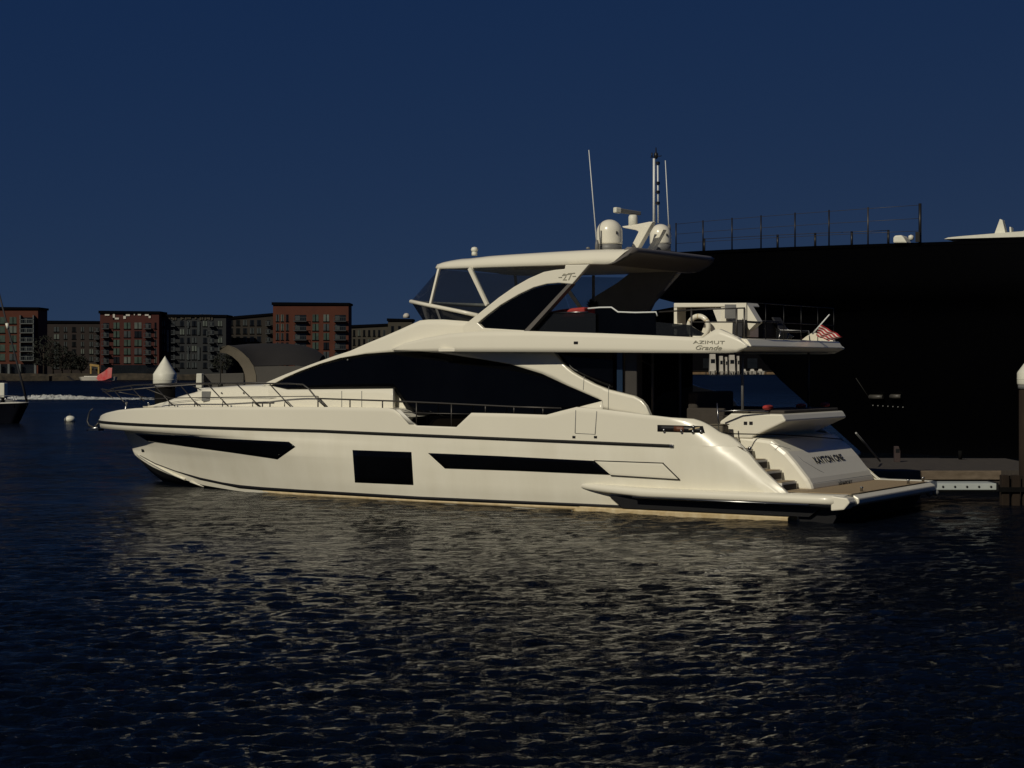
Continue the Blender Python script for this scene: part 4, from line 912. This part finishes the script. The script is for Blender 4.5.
k.bar(P3(430.5, 305, 2.27), P3(439, 269, 1.95), .07, .06); k.bar(P3(487.5, 305, 2.5), P3(470, 268, 2.3), .10, .12, .08); k.pair(); k.build('screen_post', M['gel'], yacht)
k = MB(); k.bar(P3(441, 322, 2.2), P3(436, 308, 2.3), .05); k.bar((6.0 + 2.6, -.6, 6.1), (6.0 + 2.6, -.6, 5.4), .06); k.build('inner_strut', M['grey'], yacht)
# fly interior: helm console, seats, cabinets
k = MB(); k.prism([(11.6, 4.1), (11.7, 4.85), (11.2, 5.0), (10.6, 4.95), (10.5, 4.1)], -1.7, 1.7); k.build('helm_console', M['dark'], yacht, bevel=.05)
def plank(pts, p0, p1): return MB().prism([inv(x, y, (p0 + p1) / 2) for x, y in pts], p0, p1)
# arches
AR = [(590.5, 264.5), (566.5, 265), (566, 269), (556, 270), (545, 272), (530, 278.5), (515, 287), (500, 297.5), (485, 309.5), (471, 320.5), (464, 326), (464, 336), (528, 336), (527, 330.5), (484.5, 328), (479, 323), (490, 314), (502, 305), (520, 294.5), (535, 287.5), (548, 284), (560, 283), (573.5, 284.2)]
k = plank([p for p in AR], 2.46, 2.60); k.pair(); arch = k.build('arch', M['gel'], yacht, bevel=.02)
k = plank([(571, 284.6), (560, 284), (548, 285), (535, 288.5), (520, 295.5), (502, 306), (481, 323), (486, 328), (528, 330)], 2.50, 2.57); k.pair(); k.build('arch_panel', M['glass'], arch)
k = plank([(573.8, 284), (569.5, 284.5), (526, 331), (530, 332.5)], 2.42, 2.63); k.pair(); k.build('arch_strut', mat('arch_strut_paint', (.12, .11, .10), .5, var=.1), arch)
for (x0, y0, x1, y1) in ((562, 275.5, 569, 274), (568, 273.5, 575, 273), (558.5, 277.3, 562, 277.2), (572.5, 276.3, 576, 276.2)):
    k = MB(); k.bar(P3(x0, y0, 2.607), P3(x1, y1, 2.607), .022, .022, .012); k.build('emblem_line', M['letter_soft'], arch)
q = P3(567.2, 277.3, 2.606); text('model_number', '27', .25, q, (-1, 0, -.02), (0, 0, 1), M['letter_soft'], arch, .004, sx=1.15)
k = MB(); k.prism([inv(x, y, 0) for x, y in [(573, 284), (590, 264), (602, 264), (600, 275), (580, 290)]], 2.3, 2.45); 
# aft starboard-side arch legs sweeping down behind (their shade is put into the grey colour)
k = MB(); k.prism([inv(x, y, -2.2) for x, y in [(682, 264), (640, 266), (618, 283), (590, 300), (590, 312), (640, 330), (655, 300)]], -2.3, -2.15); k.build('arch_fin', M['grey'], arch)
# port aft edge of the fin is short: only a stub under the hardtop
# hardtop
HT = [(5.9, 6.19, 6.60), (6.2, 6.18, 6.58), (7, 6.205, 6.60), (8.2, 6.20, 6.585), (9.4, 6.205, 6.565), (10.3, 6.21, 6.545), (10.9, 6.215, 6.51), (11.3, 6.22, 6.51), (12.0, 6.24, 6.46), (12.25, 6.27, 6.40)]
FT_U = 12.25
bt = lambda u: pl([(5.7, 2.45), (8, 2.45), (10, 2.38), (11, 2.25), (11.7, 2.08), (12.1, 1.9), (12.25, 1.7)], u)
k = MB(); ra = []
for i in range(40):
    u = 5.9 + (FT_U - 5.9) * i / 39; zb = pl([(h[0], h[1]) for h in HT], u); zt_ = pl([(h[0], h[2]) for h in HT], u); p = bt(u)
    sk = .47 * max(0, 1 - (u - 5.9) / 1.5)
    ra.append([(u + sk, 0, zb + .04), (u + sk, p - .25, zb + .02), (u + sk, p - .05, zb), (u + sk * .95, p, zb + .03), (u + sk * .6, p, zb + (zt_ - zb) * .35), (u + sk * .25, p - .05, zb + (zt_ - zb) * .7), (u + sk * .04, p - .16, zt_ - .03), (u, p - .32, zt_), (u, 0, zt_ + .04)])
k.grid([[a_[j] for a_ in ra] for j in range(9)]); k.add(ra[-1], [tuple(range(9))[::-1]]); k.mirror(); ht = k.build('hardtop', M['gel'], yacht)
# aft lip of the hardtop
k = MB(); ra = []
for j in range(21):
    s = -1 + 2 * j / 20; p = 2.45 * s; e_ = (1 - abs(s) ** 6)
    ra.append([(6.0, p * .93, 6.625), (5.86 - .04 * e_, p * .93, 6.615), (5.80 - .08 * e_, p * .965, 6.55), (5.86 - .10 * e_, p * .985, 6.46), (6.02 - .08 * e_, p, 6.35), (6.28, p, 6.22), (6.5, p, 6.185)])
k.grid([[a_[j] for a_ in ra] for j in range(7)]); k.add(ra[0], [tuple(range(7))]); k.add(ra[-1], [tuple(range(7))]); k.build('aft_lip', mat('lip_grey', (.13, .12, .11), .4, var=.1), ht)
u, z = inv(474.5, 254, .5); k = MB(); k.lathe([(.08, -.02), (.08, .06), (.055, .08), (.055, .1)], u, .5, z - .02, 16); k.lathe([(.055, .08), (.09, .1), (.1, .15), (.075, .2), (.001, .22)], u, .5, z - .02, 16); k.build('anchor_light', M['cap'], ht)
k = MB(); u, z = inv(588, 249, 1.2); k.lathe([(.05, 0), (.05, .04), (.001, .06)], u, 1.2, z, 12); k.build('deck_light', M['grey'], ht)
# radomes
for (xc, p, rpx, yb, yt) in ((609.5, 1.25, 13.0, 247.5, 219.5), (660.5, -1.2, 10.8, 247, 224)):
    u, zb = inv(xc, yb, p); _, zt_ = inv(xc, yt, p); dist = (OY + u * st - p * ct); r = rpx * dist / FPX; H = zt_ - zb; hc = H - r
    pr = [(r * .93, 0), (r * .93, .08), (r, .09), (r, .13), (r * 1.0, max(.14, hc))] + [(r * math.cos(a_), max(.14, hc) + r * math.sin(a_)) for a_ in [math.pi / 2 * i / 10 for i in range(1, 10)]] + [(.001, H)]
    rd = MB().lathe(pr, u, p, zb, 32).build('radome', M['gel'], ht)
    MB().lathe([(r * .85, -.12), (r * .96, -.1), (r * .96, .085), (r * .85, .085)], u, p, zb, 32).build('radome_base', M['grey'], rd)
    nb = MB(); nb.box(u - .86 * r - .03, u - .86 * r + .03, p + r * .44, p + r * .52, zb + H * .45, zb + H * .55); nb.build('badge', M['black'], rd)
# mast with radar arm
mp_ = [(636, 247.5), (649, 247.5), (656, 228), (658, 222), (655.5, 220), (650, 222.5), (628, 223.8), (624, 225.2), (625, 228.5), (641, 231.5)]
k = MB().prism([inv(x, y, .3) for x, y in [(632, 249), (639.5, 249), (650.5, 229.5), (655, 222), (651, 222), (636, 225), (624, 226.5), (625, 228), (638, 230.5), (640.5, 232)]], .2, .42); mst = k.build('mast', M['gel'], ht, bevel=.02)
k = MB().prism([inv(x, y, .3) for x, y in [(636, 248.5), (642, 248.5), (653, 228), (650, 228)]], -.5, -.3); k.build('mast_leg', M['gel'], mst, bevel=.01)
k = MB(); a_ = P3(654, 224, .3); c_ = P3(654, 158.5, .3); k.tube([a_, c_], .035, 8, .03); k.build('mast_pole', M['antenna'], mst)
k = MB(); a_ = P3(658.3, 223, .3); c_ = P3(657.7, 163, .3); k.tube([a_, c_], .02, 8, .02); k.build('mast_pole', M['antenna'], mst)
for y, w0 in ((192, .05), (203, .06), (163, .06), (183, .04)):
    k = MB(); v = P3(658, y, .3); k.box(v.x - .035, v.x + w0 * .7, v.y - .04, v.y + .05, v.z - .04, v.z + .035); k.build('mast_bracket', M['black'], mst)
k = MB(); v = P3(656, 157, .3); k.lathe([(.03, -.05), (.055, 0), (.055, .09), (.02, .12), (.012, .25), (.001, .25)], v.x, v.y, v.z, 10); k.tube([(v.x - .16, v.y, v.z + .02), (v.x + .16, v.y, v.z)], .012, 5); k.tube([(v.x + .12, v.y, v.z), (v.x + .12, v.y, v.z + .12)], .02, 6); k.build('wind_sensor', M['black'], mst)
k = MB(); v = P3(633, 222.5, .3); k.lathe([(.10, -.12), (.12, -.1), (.12, .15), (.09, .2), (.001, .2)], v.x, v.y, v.z, 16); rdr = k.build('radar_pedestal', M['cap'], mst)
k = MB(); a_ = P3(615, 210, .75); c_ = P3(640, 213.5, -.1); k.bar(a_, c_, .13, .10, .10); k.build('radar_arm', M['grey'], rdr, bevel=.02)
k = MB(); d_ = (c_ - a_).normalized(); k.bar(a_ - d_ * .02, a_ + d_ * .18, .15, .15, .13); k.build('radar_arm_tip', M['cap'], rdr, bevel=.03)
for x0, y0, x1, y1, p in ((597, 246, 588.8, 150, 1.75), (669, 230, 665.3, 160.5, -1.5)):
    k = MB(); k.tube([P3(x0, y0, p), P3(lerp(x0, x1, .5), lerp(y0, y1, .5), p), P3(x1, y1, p)], .018, 6, .011); wa = k.build('whip_antenna', M['antenna'], ht)
    v = P3(x0, y0, p); k = MB(); k.lathe([(.05, -.12), (.05, .05), (.035, .15)], v.x, v.y, v.z, 10); k.build('antenna_base', M['grey'], wa)
k = MB(); v = P3(601, 246, 1.6); k.tube([v, v + Vector((0, 0, .4))], .02, 6); k.build('mast_stub', M['grey'], ht)

# flybridge rail, screens, furniture
k = plank([(596, 334.5), (596, 308), (612, 308), (618, 312.5), (656, 313), (657, 335.5)], 2.30, 2.36); wb = k.build('wind_break', M['glass'], yacht)
k = MB(); k.tube([P3(x, y, 2.4) for x, y in [(588, 308.5), (600, 307.5), (611.5, 307.3), (618, 312), (635, 312.6), (656, 312.2), (657.5, 316)]], .022, 6); k.build('wind_break_rim', M['antenna'], wb)
k = plank([(530, 331), (545, 312), (590, 312.5), (596, 314), (596, 333.5)], 2.40, 2.44); k.build('side_screen', M['smoke_dark'], yacht)
k = MB(); k.tube([P3(x, y, 2.45) for x, y in [(545, 312.5), (570, 312.3), (588, 312)]], .018, 6); k.build('side_screen_rim', M['steel'], yacht)
k = plank([(656.5, 322), (690, 325), (704, 333.5), (701, 336), (656.5, 335.5)], 2.72, 2.76).pair(); k.build('balustrade_glass', M['smoke_dark'], yacht)
for (pts, nm) in (([(659, 312), (700, 309.5), (745, 308), (800, 308.5), (838, 311)], 'fly_rail'), ([(690, 322), (745, 322), (760, 323)], 'fly_rail')):
    k = MB(); k.tube([P3(x, y, 2.7 if x < 750 else 2.7 - (x - 745) / 93 * 5.2) for x, y in pts[:3]], .02, 6); k.build(nm, M['tube'], fly)
for x in (691.5, 736.5, 744.5):
    k = MB(); a_ = P3(x, 308.6, 2.7); k.tube([a_, (a_.x, a_.y, 4.2)], .028, 6); k.build('rail_post', M['tube'], fly)
for yy in (308.6, 320):
    pts = []
    for s in (1, .5, 0, -.5, -1): pts.append((2.5, 2.75 * s, 4.1 + (1.05 if yy < 310 else .6)))
    k = MB(); k.tube(pts, .010, 6); k.build('fly_rail', M['black'], fly)
for s in (-1, -.6, -.2, .2, .6, 1):
    k = MB(); k.tube([(2.5, 2.75 * s, 4.25), (2.5, 2.75 * s, 5.15)], .012, 6); k.build('rail_post', M['black'], fly)
k = MB().prism([inv(x, y, -2.33) for x, y in [(652, 336), (652, 311), (674, 307), (735, 308), (735, 336)]], -2.36, -2.30); k.build('wind_break', M['glass'], yacht)
# fly cabinet (bar unit) with window holes
pc = 1.3
def CP(pts, p0, p1): return MB().prism([inv(x, y, pc) for x, y in pts], p0, p1)
bar = CP([(674, 303), (748, 303), (750, 306.5), (674, 307.5)], pc - .6, pc + .02).build('bar_unit_top', M['gel'], yacht, bevel=.02)
CP([(674, 307), (677, 307), (677, 335), (674, 335)], pc - .5, pc).build('bar_unit_end', M['gel'], bar)
CP([(705, 321.8), (750, 321.8), (750, 337), (700, 337)], pc - .5, pc).build('bar_unit_front', M['gel'], bar)
CP([(712, 309.3), (721, 309.3), (721, 321.5), (716.5, 321.5)], pc - .3, pc - .05).build('bar_unit_panel', M['shade_white'], bar)
CP([(721, 307.3), (726, 307.3), (726, 322), (721, 322)], pc - .5, pc).build('bar_unit_post', M['gel'], bar)
CP([(680, 309), (721, 309), (721, 322), (680, 322)], pc - .52, pc - .5).build('bar_unit_back', M['glass'], bar)
CP([(726, 304.5), (737.5, 304.5), (737.5, 318.5), (726, 318.5)], pc + .03, pc + .07).build('bar_unit_screen', M['grey'], bar)
CP([(738, 303), (748, 303), (759.5, 322), (756, 325), (751, 330), (744, 318), (744, 337), (738, 337)], pc - .2, pc + .1).build('bar_unit_wing', M['gel'], bar)
CP([(739.5, 320), (749, 320), (749, 337), (739, 337)], pc + .12, pc + .4).build('bar_unit_door', M['dark'], bar)
CP([(674, 324), (684, 323.5), (684, 326), (674, 326.5)], pc - .1, pc + .1).build('bar_unit_shelf', M['gel'], bar)
# life ring (half visible behind the glass)
c_ = P3(698.5, 327, 1.6); rg = thing('life_ring', 'white ring-shaped lifebuoy standing on the flybridge before the white bar unit', 'lifebuoy')
rg.location = (OX - c_.x * ct - c_.y * st, OY + c_.x * st - c_.y * ct, 0); rg.rotation_euler = (0, 0, math.pi - TH)
k = MB(); rr_o, rr_i = .27, .065
ring = [[((rr_o + rr_i * math.cos(b_)) * math.cos(a_), rr_i * math.sin(b_), c_.z + (rr_o + rr_i * math.cos(b_)) * math.sin(a_)) for b_ in [2 * math.pi * i / 12 for i in range(13)]] for a_ in [2 * math.pi * i / 32 for i in range(33)]]
k.grid(ring); k.build('ring', M['gel'], rg)
for a0 in (.6, 1.57, 2.5):
    k = MB(); k.grid([[((rr_o + rr_i * 1.03 * math.cos(b_)) * math.cos(a_), rr_i * 1.03 * math.sin(b_), c_.z + (rr_o + rr_i * 1.03 * math.cos(b_)) * math.sin(a_)) for b_ in [2 * math.pi * i / 12 for i in range(13)]] for a_ in (a0 - .05, a0 + .05)]); k.build('band', M['red'] if 0 else M['boot'], rg)
# fly chairs etc
def y2w(u, p, z): return (OX - u * ct - p * st, OY + u * st - p * ct, z)
def local_thing(name, label, cat, u, p, z, group=None): return thing(name, label, cat, y2w(u, p, z), math.pi - TH, group)
u, z = inv(793, 336, -.6)
t = local_thing('deck_chair', 'low deck chair with curved frame on the aft flybridge deck', 'chair', 2.9, -.9, 4.125)
k = MB(); k.tube([(.45, .25, .62), (.2, .27, .42), (-.35, .27, .40), (-.4, .27, 0)], .018, 6); k.tube([(.45, -.25, .62), (.2, -.27, .42), (-.35, -.27, .40), (-.4, -.27, 0)], .018, 6); k.tube([(.2, .27, .4), (.3, .27, 0)], .018, 6); k.tube([(.2, -.27, .4), (.3, -.27, 0)], .018, 6); k.build('frame', M['steel'], t)
k = MB(); k.box(-.35, .2, -.26, .26, .36, .41); k.build('seat', M['dark'], t, bevel=.02); k = MB(); k.prism([(.2, .4), (.26, .4), (.47, .75), (.42, .76)], -.25, .25); k.build('backrest', M['dark'], t, bevel=.01)
t = local_thing('deck_table', 'dark cabinet-like table at the aft end of the flybridge deck', 'table', 3.6, -.4, 4.125)
k = MB(); k.box(-.4, .4, -.5, .5, .62, .66); k.build('tabletop', M['dark'], t, bevel=.01); k = MB(); k.box(-.3, .3, -.4, .4, 0, .61); k.build('base', M['dark'], t)
# ensign
fs = local_thing('ensign_flag', 'striped red and white ensign on a leaning staff at the flybridge aft edge', 'flag', 2.15, -1.2, 4.2)
def lf(x, y, du=0):  # pixel on u=2.1 plane -> local
    u, z = inv(x, y, -1.2 + du); return Vector((u - 2.15, du, z - 4.2))
k = MB(); k.tube([lf(812.5, 334), lf(829.5, 314.5)], .024, 6, .016); k.build('flag_staff', M['antenna'], fs)
cf = bpy.data.materials.new('ensign_cloth'); cf.use_nodes = True; n_ = cf.node_tree; b_ = n_.nodes['Principled BSDF']; b_.inputs['Roughness'].default_value = .8
at_ = n_.nodes.new('ShaderNodeUVMap'); sx_ = n_.nodes.new('ShaderNodeSeparateXYZ'); mm_ = n_.nodes.new('ShaderNodeMath'); mm_.operation = 'MULTIPLY'; mm_.inputs[1].default_value = 4.5
fr2 = n_.nodes.new('ShaderNodeMath'); fr2.operation = 'FRACT'; rp_ = n_.nodes.new('ShaderNodeValToRGB'); rp_.color_ramp.interpolation = 'CONSTANT'
rp_.color_ramp.elements[0].color = (.30, .012, .02, 1); rp_.color_ramp.elements[1].position = .6; rp_.color_ramp.elements[1].color = (.62, .56, .50, 1)
n_.links.new(at_.outputs[0], sx_.inputs[0]); n_.links.new(sx_.outputs[1], mm_.inputs[0]); n_.links.new(mm_.outputs[0], fr2.inputs[0]); n_.links.new(fr2.outputs[0], rp_.inputs[0]); n_.links.new(rp_.outputs[0], b_.inputs['Base Color'])
k = MB(); rows = []
P00, P10, P01, P11 = lf(821, 324.5), lf(832, 328.5), lf(815.5, 335.5), lf(838, 341)
P10 = lf(843, 337); P11 = lf(829, 341)
for j in range(9):
    rows.append([P00.lerp(P10, i / 14).lerp(P01.lerp(P11, i / 14), j / 8) + Vector((0, .04 * math.sin(i * 1.1 + j * .5), .01 * math.sin(i * .9))) for i in range(15)])
k.grid(rows); fo = k.build('cloth', cf, fs, fix=False, weld=False)
uv = fo.data.uv_layers.new(name='UVMap')
for pol in fo.data.polygons:
    for li in pol.loop_indices:
        vi = fo.data.loops[li].vertex_index; uv.data[li].uv = ((vi % 15) / 14, (vi // 15) / 8)

# foredeck rails
def RP(u, z): return max(B(u, 2.5) - .16, .02)
def rp3(x, y): return on(x, y, RP)
k = MB(); k.tube([rp3(*q) for q in [(103, 392), (115, 388), (133, 385.2), (160, 384), (200, 383.3), (250, 383.3), (290, 383.6), (303, 384.5), (309, 389), (318, 400), (325.5, 407)]], .022, 7); k.pair(); fr1 = k.build('bow_rail', M['tube'], yacht)
k = MB(); k.tube([rp3(*q) for q in [(140, 399), (166, 398.2), (210, 397.4), (260, 396.8), (317, 396.2)]], .014, 6); k.pair(); k.build('mid_rail', M['tube'], fr1)
for (x0, y0, x1, y1) in ((101, 389, 113, 398), (112, 388, 124, 402), (131, 387, 144, 401), (154, 385, 172, 405), (181, 386, 198, 406), (208, 384.5, 228, 406), (237, 384.5, 260, 406.5), (270, 384.5, 290.5, 406.5)):
    k = MB(); a_ = rp3(x0, y0); c_ = rp3(x1, y1); k.tube([a_, c_], .017, 6); k.pair(); k.build('stanchion', M['tube'], fr1)
for x in (169, 194.5, 222.5, 252.5, 284.5):
    k = MB(); k.tube([rp3(x, 406.5), rp3(x + .3, 401.5), rp3(x + 6, 406.2)], .016, 6); k.pair(); k.build('rail_foot', M['tube'], fr1)
k = MB(); k.tube([rp3(*q) for q in [(318, 398.5), (350, 399.6), (393, 401), (430, 402.7), (470, 404.6), (520, 407), (561, 408.2)]], .022, 7); k.pair(); fr2_ = k.build('side_rail', M['tube'], yacht)
for x, y0, y1 in ((318, 396, 407), (350, 399.6, 408), (382.5, 400.5, 409), (416.5, 402, 425.5), (451.5, 404, 427), (485.5, 405.3, 413.5), (514, 406.8, 414.3), (543, 407.8, 415)):
    k = MB(); k.tube([rp3(x, y0), rp3(x, y1)], .02, 6); k.pair(); k.build('stanchion', M['tube'], fr2_)
k = MB(); k.tube([rp3(*q) for q in [(397, 412), (430, 413.3), (470, 414)]], .013, 6); k.pair(); k.build('mid_rail', M['tube'], fr2_)
k = MB(); k.tube([rp3(320, 399), rp3(323, 402), rp3(327.5, 407)], .018, 6); k.pair(); k.build('rail_foot', M['tube'], fr2_)
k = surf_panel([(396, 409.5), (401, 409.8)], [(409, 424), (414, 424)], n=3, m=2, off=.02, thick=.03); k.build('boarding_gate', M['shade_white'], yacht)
k = MB()
for x in (262.5, 270): k.tube([rp3(x, 406.8), rp3(x, 403)], .02, 6)
k.tube([rp3(258, 403), rp3(274, 403)], .022, 7); k.pair(); k.build('cleat', M['tube'], yacht)
for x in (126, 128.5):
    k = MB(); u, z = inv(x, 410, .6); k.lathe([(.05, -.05), (.05, .08), (.03, .1), (.03, .22), (.055, .25), (.045, .33), (.001, .34)] if x < 127 else [(.03, 0), (.03, .2), (.05, .24), (.001, .25)], u, .6 if x < 127 else -.3, z - .02, 12); k.build('windlass', M['steel'], yacht)
k = MB(); v = rp3(200.5, 387.5); k.lathe([(.03, -.03), (.04, 0), (.02, .04)], v[0], v[1] - .8, v[2], 8)
# flagpole-like staff on foredeck, dark
k = MB(); u, z = inv(220.5, 387, .3); k.tube([(u, .3, z), (u, .3, z + 1.02)], .016, 6); k.lathe([(.08, -.02), (.08, .08), (.04, .12)], u, .3, z, 12); k.build('jack_staff', M['rubber'], yacht)
# anchor and bow roller
k = MB(); k.tube([(26.6, 0, 1.62), (26.95, 0, 1.58), (27.12, 0, 1.54)], .05, 8, .035); k.box(26.5, 26.95, -.12, .12, 1.53, 1.6); anc = k.build('bow_roller', M['steel'], yacht)
c0 = [inv(x, y, 0) for x, y in [(100, 429.5), (94, 427.5), (89, 425.5), (87.5, 421), (88.5, 415), (90, 411), (93, 408.5)]]
k = MB(); k.tube([(u, 0, z) for u, z in c0], .035, 8, .018); k.build('anchor', M['tube'], anc)
k = MB(); a_ = inv(100, 424, 0); k.tube([(26.6, 0, 1.78), (26.85, 0, 1.6)], .03, 6); k.build('anchor_chain', M['tube'], anc)
# small fittings on hull
for x, y in ((143, 450.5),):
    k = surf_panel([(x - 1.5, y - 1.5), (x + 1, y - 1)], [(x - 1, y + 1.5), (x + 1.5, y + 1.5)], n=2, m=1, off=.012); k.build('through_hull', M['black'], hull)

# cockpit furniture (own things)
t = local_thing('cockpit_sofa', 'dark brown sofa with high back in the shaded aft cockpit', 'sofa', 4.3, .2, 1.95)
k = MB(); k.box(-.55, .5, -1.2, 1.0, 0, .42); k.build('seat', M['brown'], t, bevel=.05); k = MB(); k.box(.28, .55, -1.2, 1.0, .43, 1.02); k.build('backrest', M['brown'], t, bevel=.06)
for p in (-1.35, 1.02):
    k = MB(); k.box(-.55, .5, p, p + .15, 0, .62); k.build('armrest', M['brown'], t, bevel=.04)
t = local_thing('deck_locker', 'grey-brown box locker on the cockpit side deck ahead of the sofa', 'locker', 3.45, 2.35, 1.96)
k = MB(); k.box(-.18, .18, -.25, .12, 0, .22); k.build('box', M['canvas_l'], t, bevel=.04); k = MB(); k.box(-.19, .19, -.26, .13, .222, .25); k.build('lid', M['canvas_l'], t, bevel=.015)
for i, (x, lb) in enumerate(((768, 'red scatter cushion nearest the post on the stern seat'), (801, 'middle red scatter cushion on the stern seat'), (825, 'red scatter cushion farthest right on the stern seat'))):
    u_ = 2.5; p, z = invu(x, 408, u_); t = local_thing('scatter_cushion', lb, 'cushion', u_, p, 2.545, 'red cushions on the stern seat')
    k = MB()
    rows = [[((s_ - .5) * .10 + .06 * (a_ - .5), .42 * (a_ - .5), .02 + .19 * b2) for a_ in [q / 6 for q in range(7)]] for b2, s_ in ((0, 0), (.3, .1), (.6, .2), (1, .35))]
    prof = []
    for a_ in range(9):
        row = []
        for b2 in range(13):
            th_ = b2 / 12 * 2 * math.pi; yy = (a_ / 8 - .5) * .44; k2 = (1 - abs(a_ / 4 - 1) ** 4) ** .5
            row.append((.09 * k2 * math.cos(th_), yy, .065 + .06 * (.35 + .65 * k2) * math.sin(th_)))
        prof.append(row)
    k.grid(prof); k.build('cover', M['red'], t)
k = MB(); v0, v1 = P3(548, 310.5, 1.9), P3(590, 308, 1.9)
t = thing('sun_pad_cushion', 'bright red long cushion on the flybridge seat beside the arch', 'cushion', y2w(v1.x, 1.9, v1.z - .2), math.pi - TH)
L_ = v0.x - v1.x; k = MB(); k.prism([(0, -.05), (L_, -.05), (L_, .08), (L_ * .55, .17), (0, .22)], -.3, .3); k.build('cover', M['red'], t, bevel=.05)
k = MB(); k.box(8.1 - .9, 8.1 + .7, 1.2, 2.25, 4.125, v1.z - .26); k.build('fly_settee', M['dark'], yacht, bevel=.04)
# palm-like potted plant on the fly (dark against the sky)
u, z = inv(593, 302, -.5); t = local_thing('potted_plant', 'small dark leafy plant silhouetted on the flybridge under the hardtop', 'plant', u, -.5, z - .55)
k = MB(); k.lathe([(.11, 0), (.15, .3), (.16, .32), (.13, .33)], n=16); k.build('pot', M['dark'], t); k = MB(); random.seed(3)
for i in range(60):
    a_ = random.uniform(0, 6.28); e_ = random.uniform(.2, 1.3); r_ = random.uniform(.12, .30); c_ = Vector((math.cos(a_) * math.cos(e_), math.sin(a_) * math.cos(e_), math.sin(e_))) * r_ + Vector((0, 0, .38)); s_ = Vector((-math.sin(a_), math.cos(a_), 0)) * .045
    k.add([Vector((0, 0, .33)), c_ * .6 + Vector((0, 0, .15)) + s_, c_, c_ * .6 + Vector((0, 0, .15)) - s_], [(0, 1, 2, 3)])
k.build('leaves', M['leaf'], t, fix=False, weld=False)

# mooring lines
def rope(name, pts, r, label):
    b = MB(); o = Vector(pts[0]); b.tube([Vector(p) - o for p in pts], r, 6); ob = b.build(name, M['rubber']); ob.location = o; tag(ob, label, 'rope'); return ob
rope('mooring_line', [y2w(3.35, 2.98, 2.06), y2w(2.9, 2.6, 1.99), y2w(2.35, 1.3, 1.94), y2w(2.12, 0, 1.86), y2w(1.98, -2.0, 1.72), (wx(858, 52.5), 52.5, .75)], .016, 'thin dark mooring line running across the transom to the dock')
a_ = at(856, 433, 53); c_ = at(880, 461, 56); b = MB(); b.tube([Vector((0, 0, 0)), c_ - a_], .03, 6); ob = b.build('passerelle_pole', M['grey']); ob.location = a_; tag(ob, 'thin grey pole leaning down from the yacht stern to the dock', 'pole')
k = MB(); u, z = inv(719, 433, 2.95); k.tube([(u, 2.95, z), (u + .05, 2.95, z + .72)], .018, 6); k.build('quarter_staff', M['steel'], yacht)
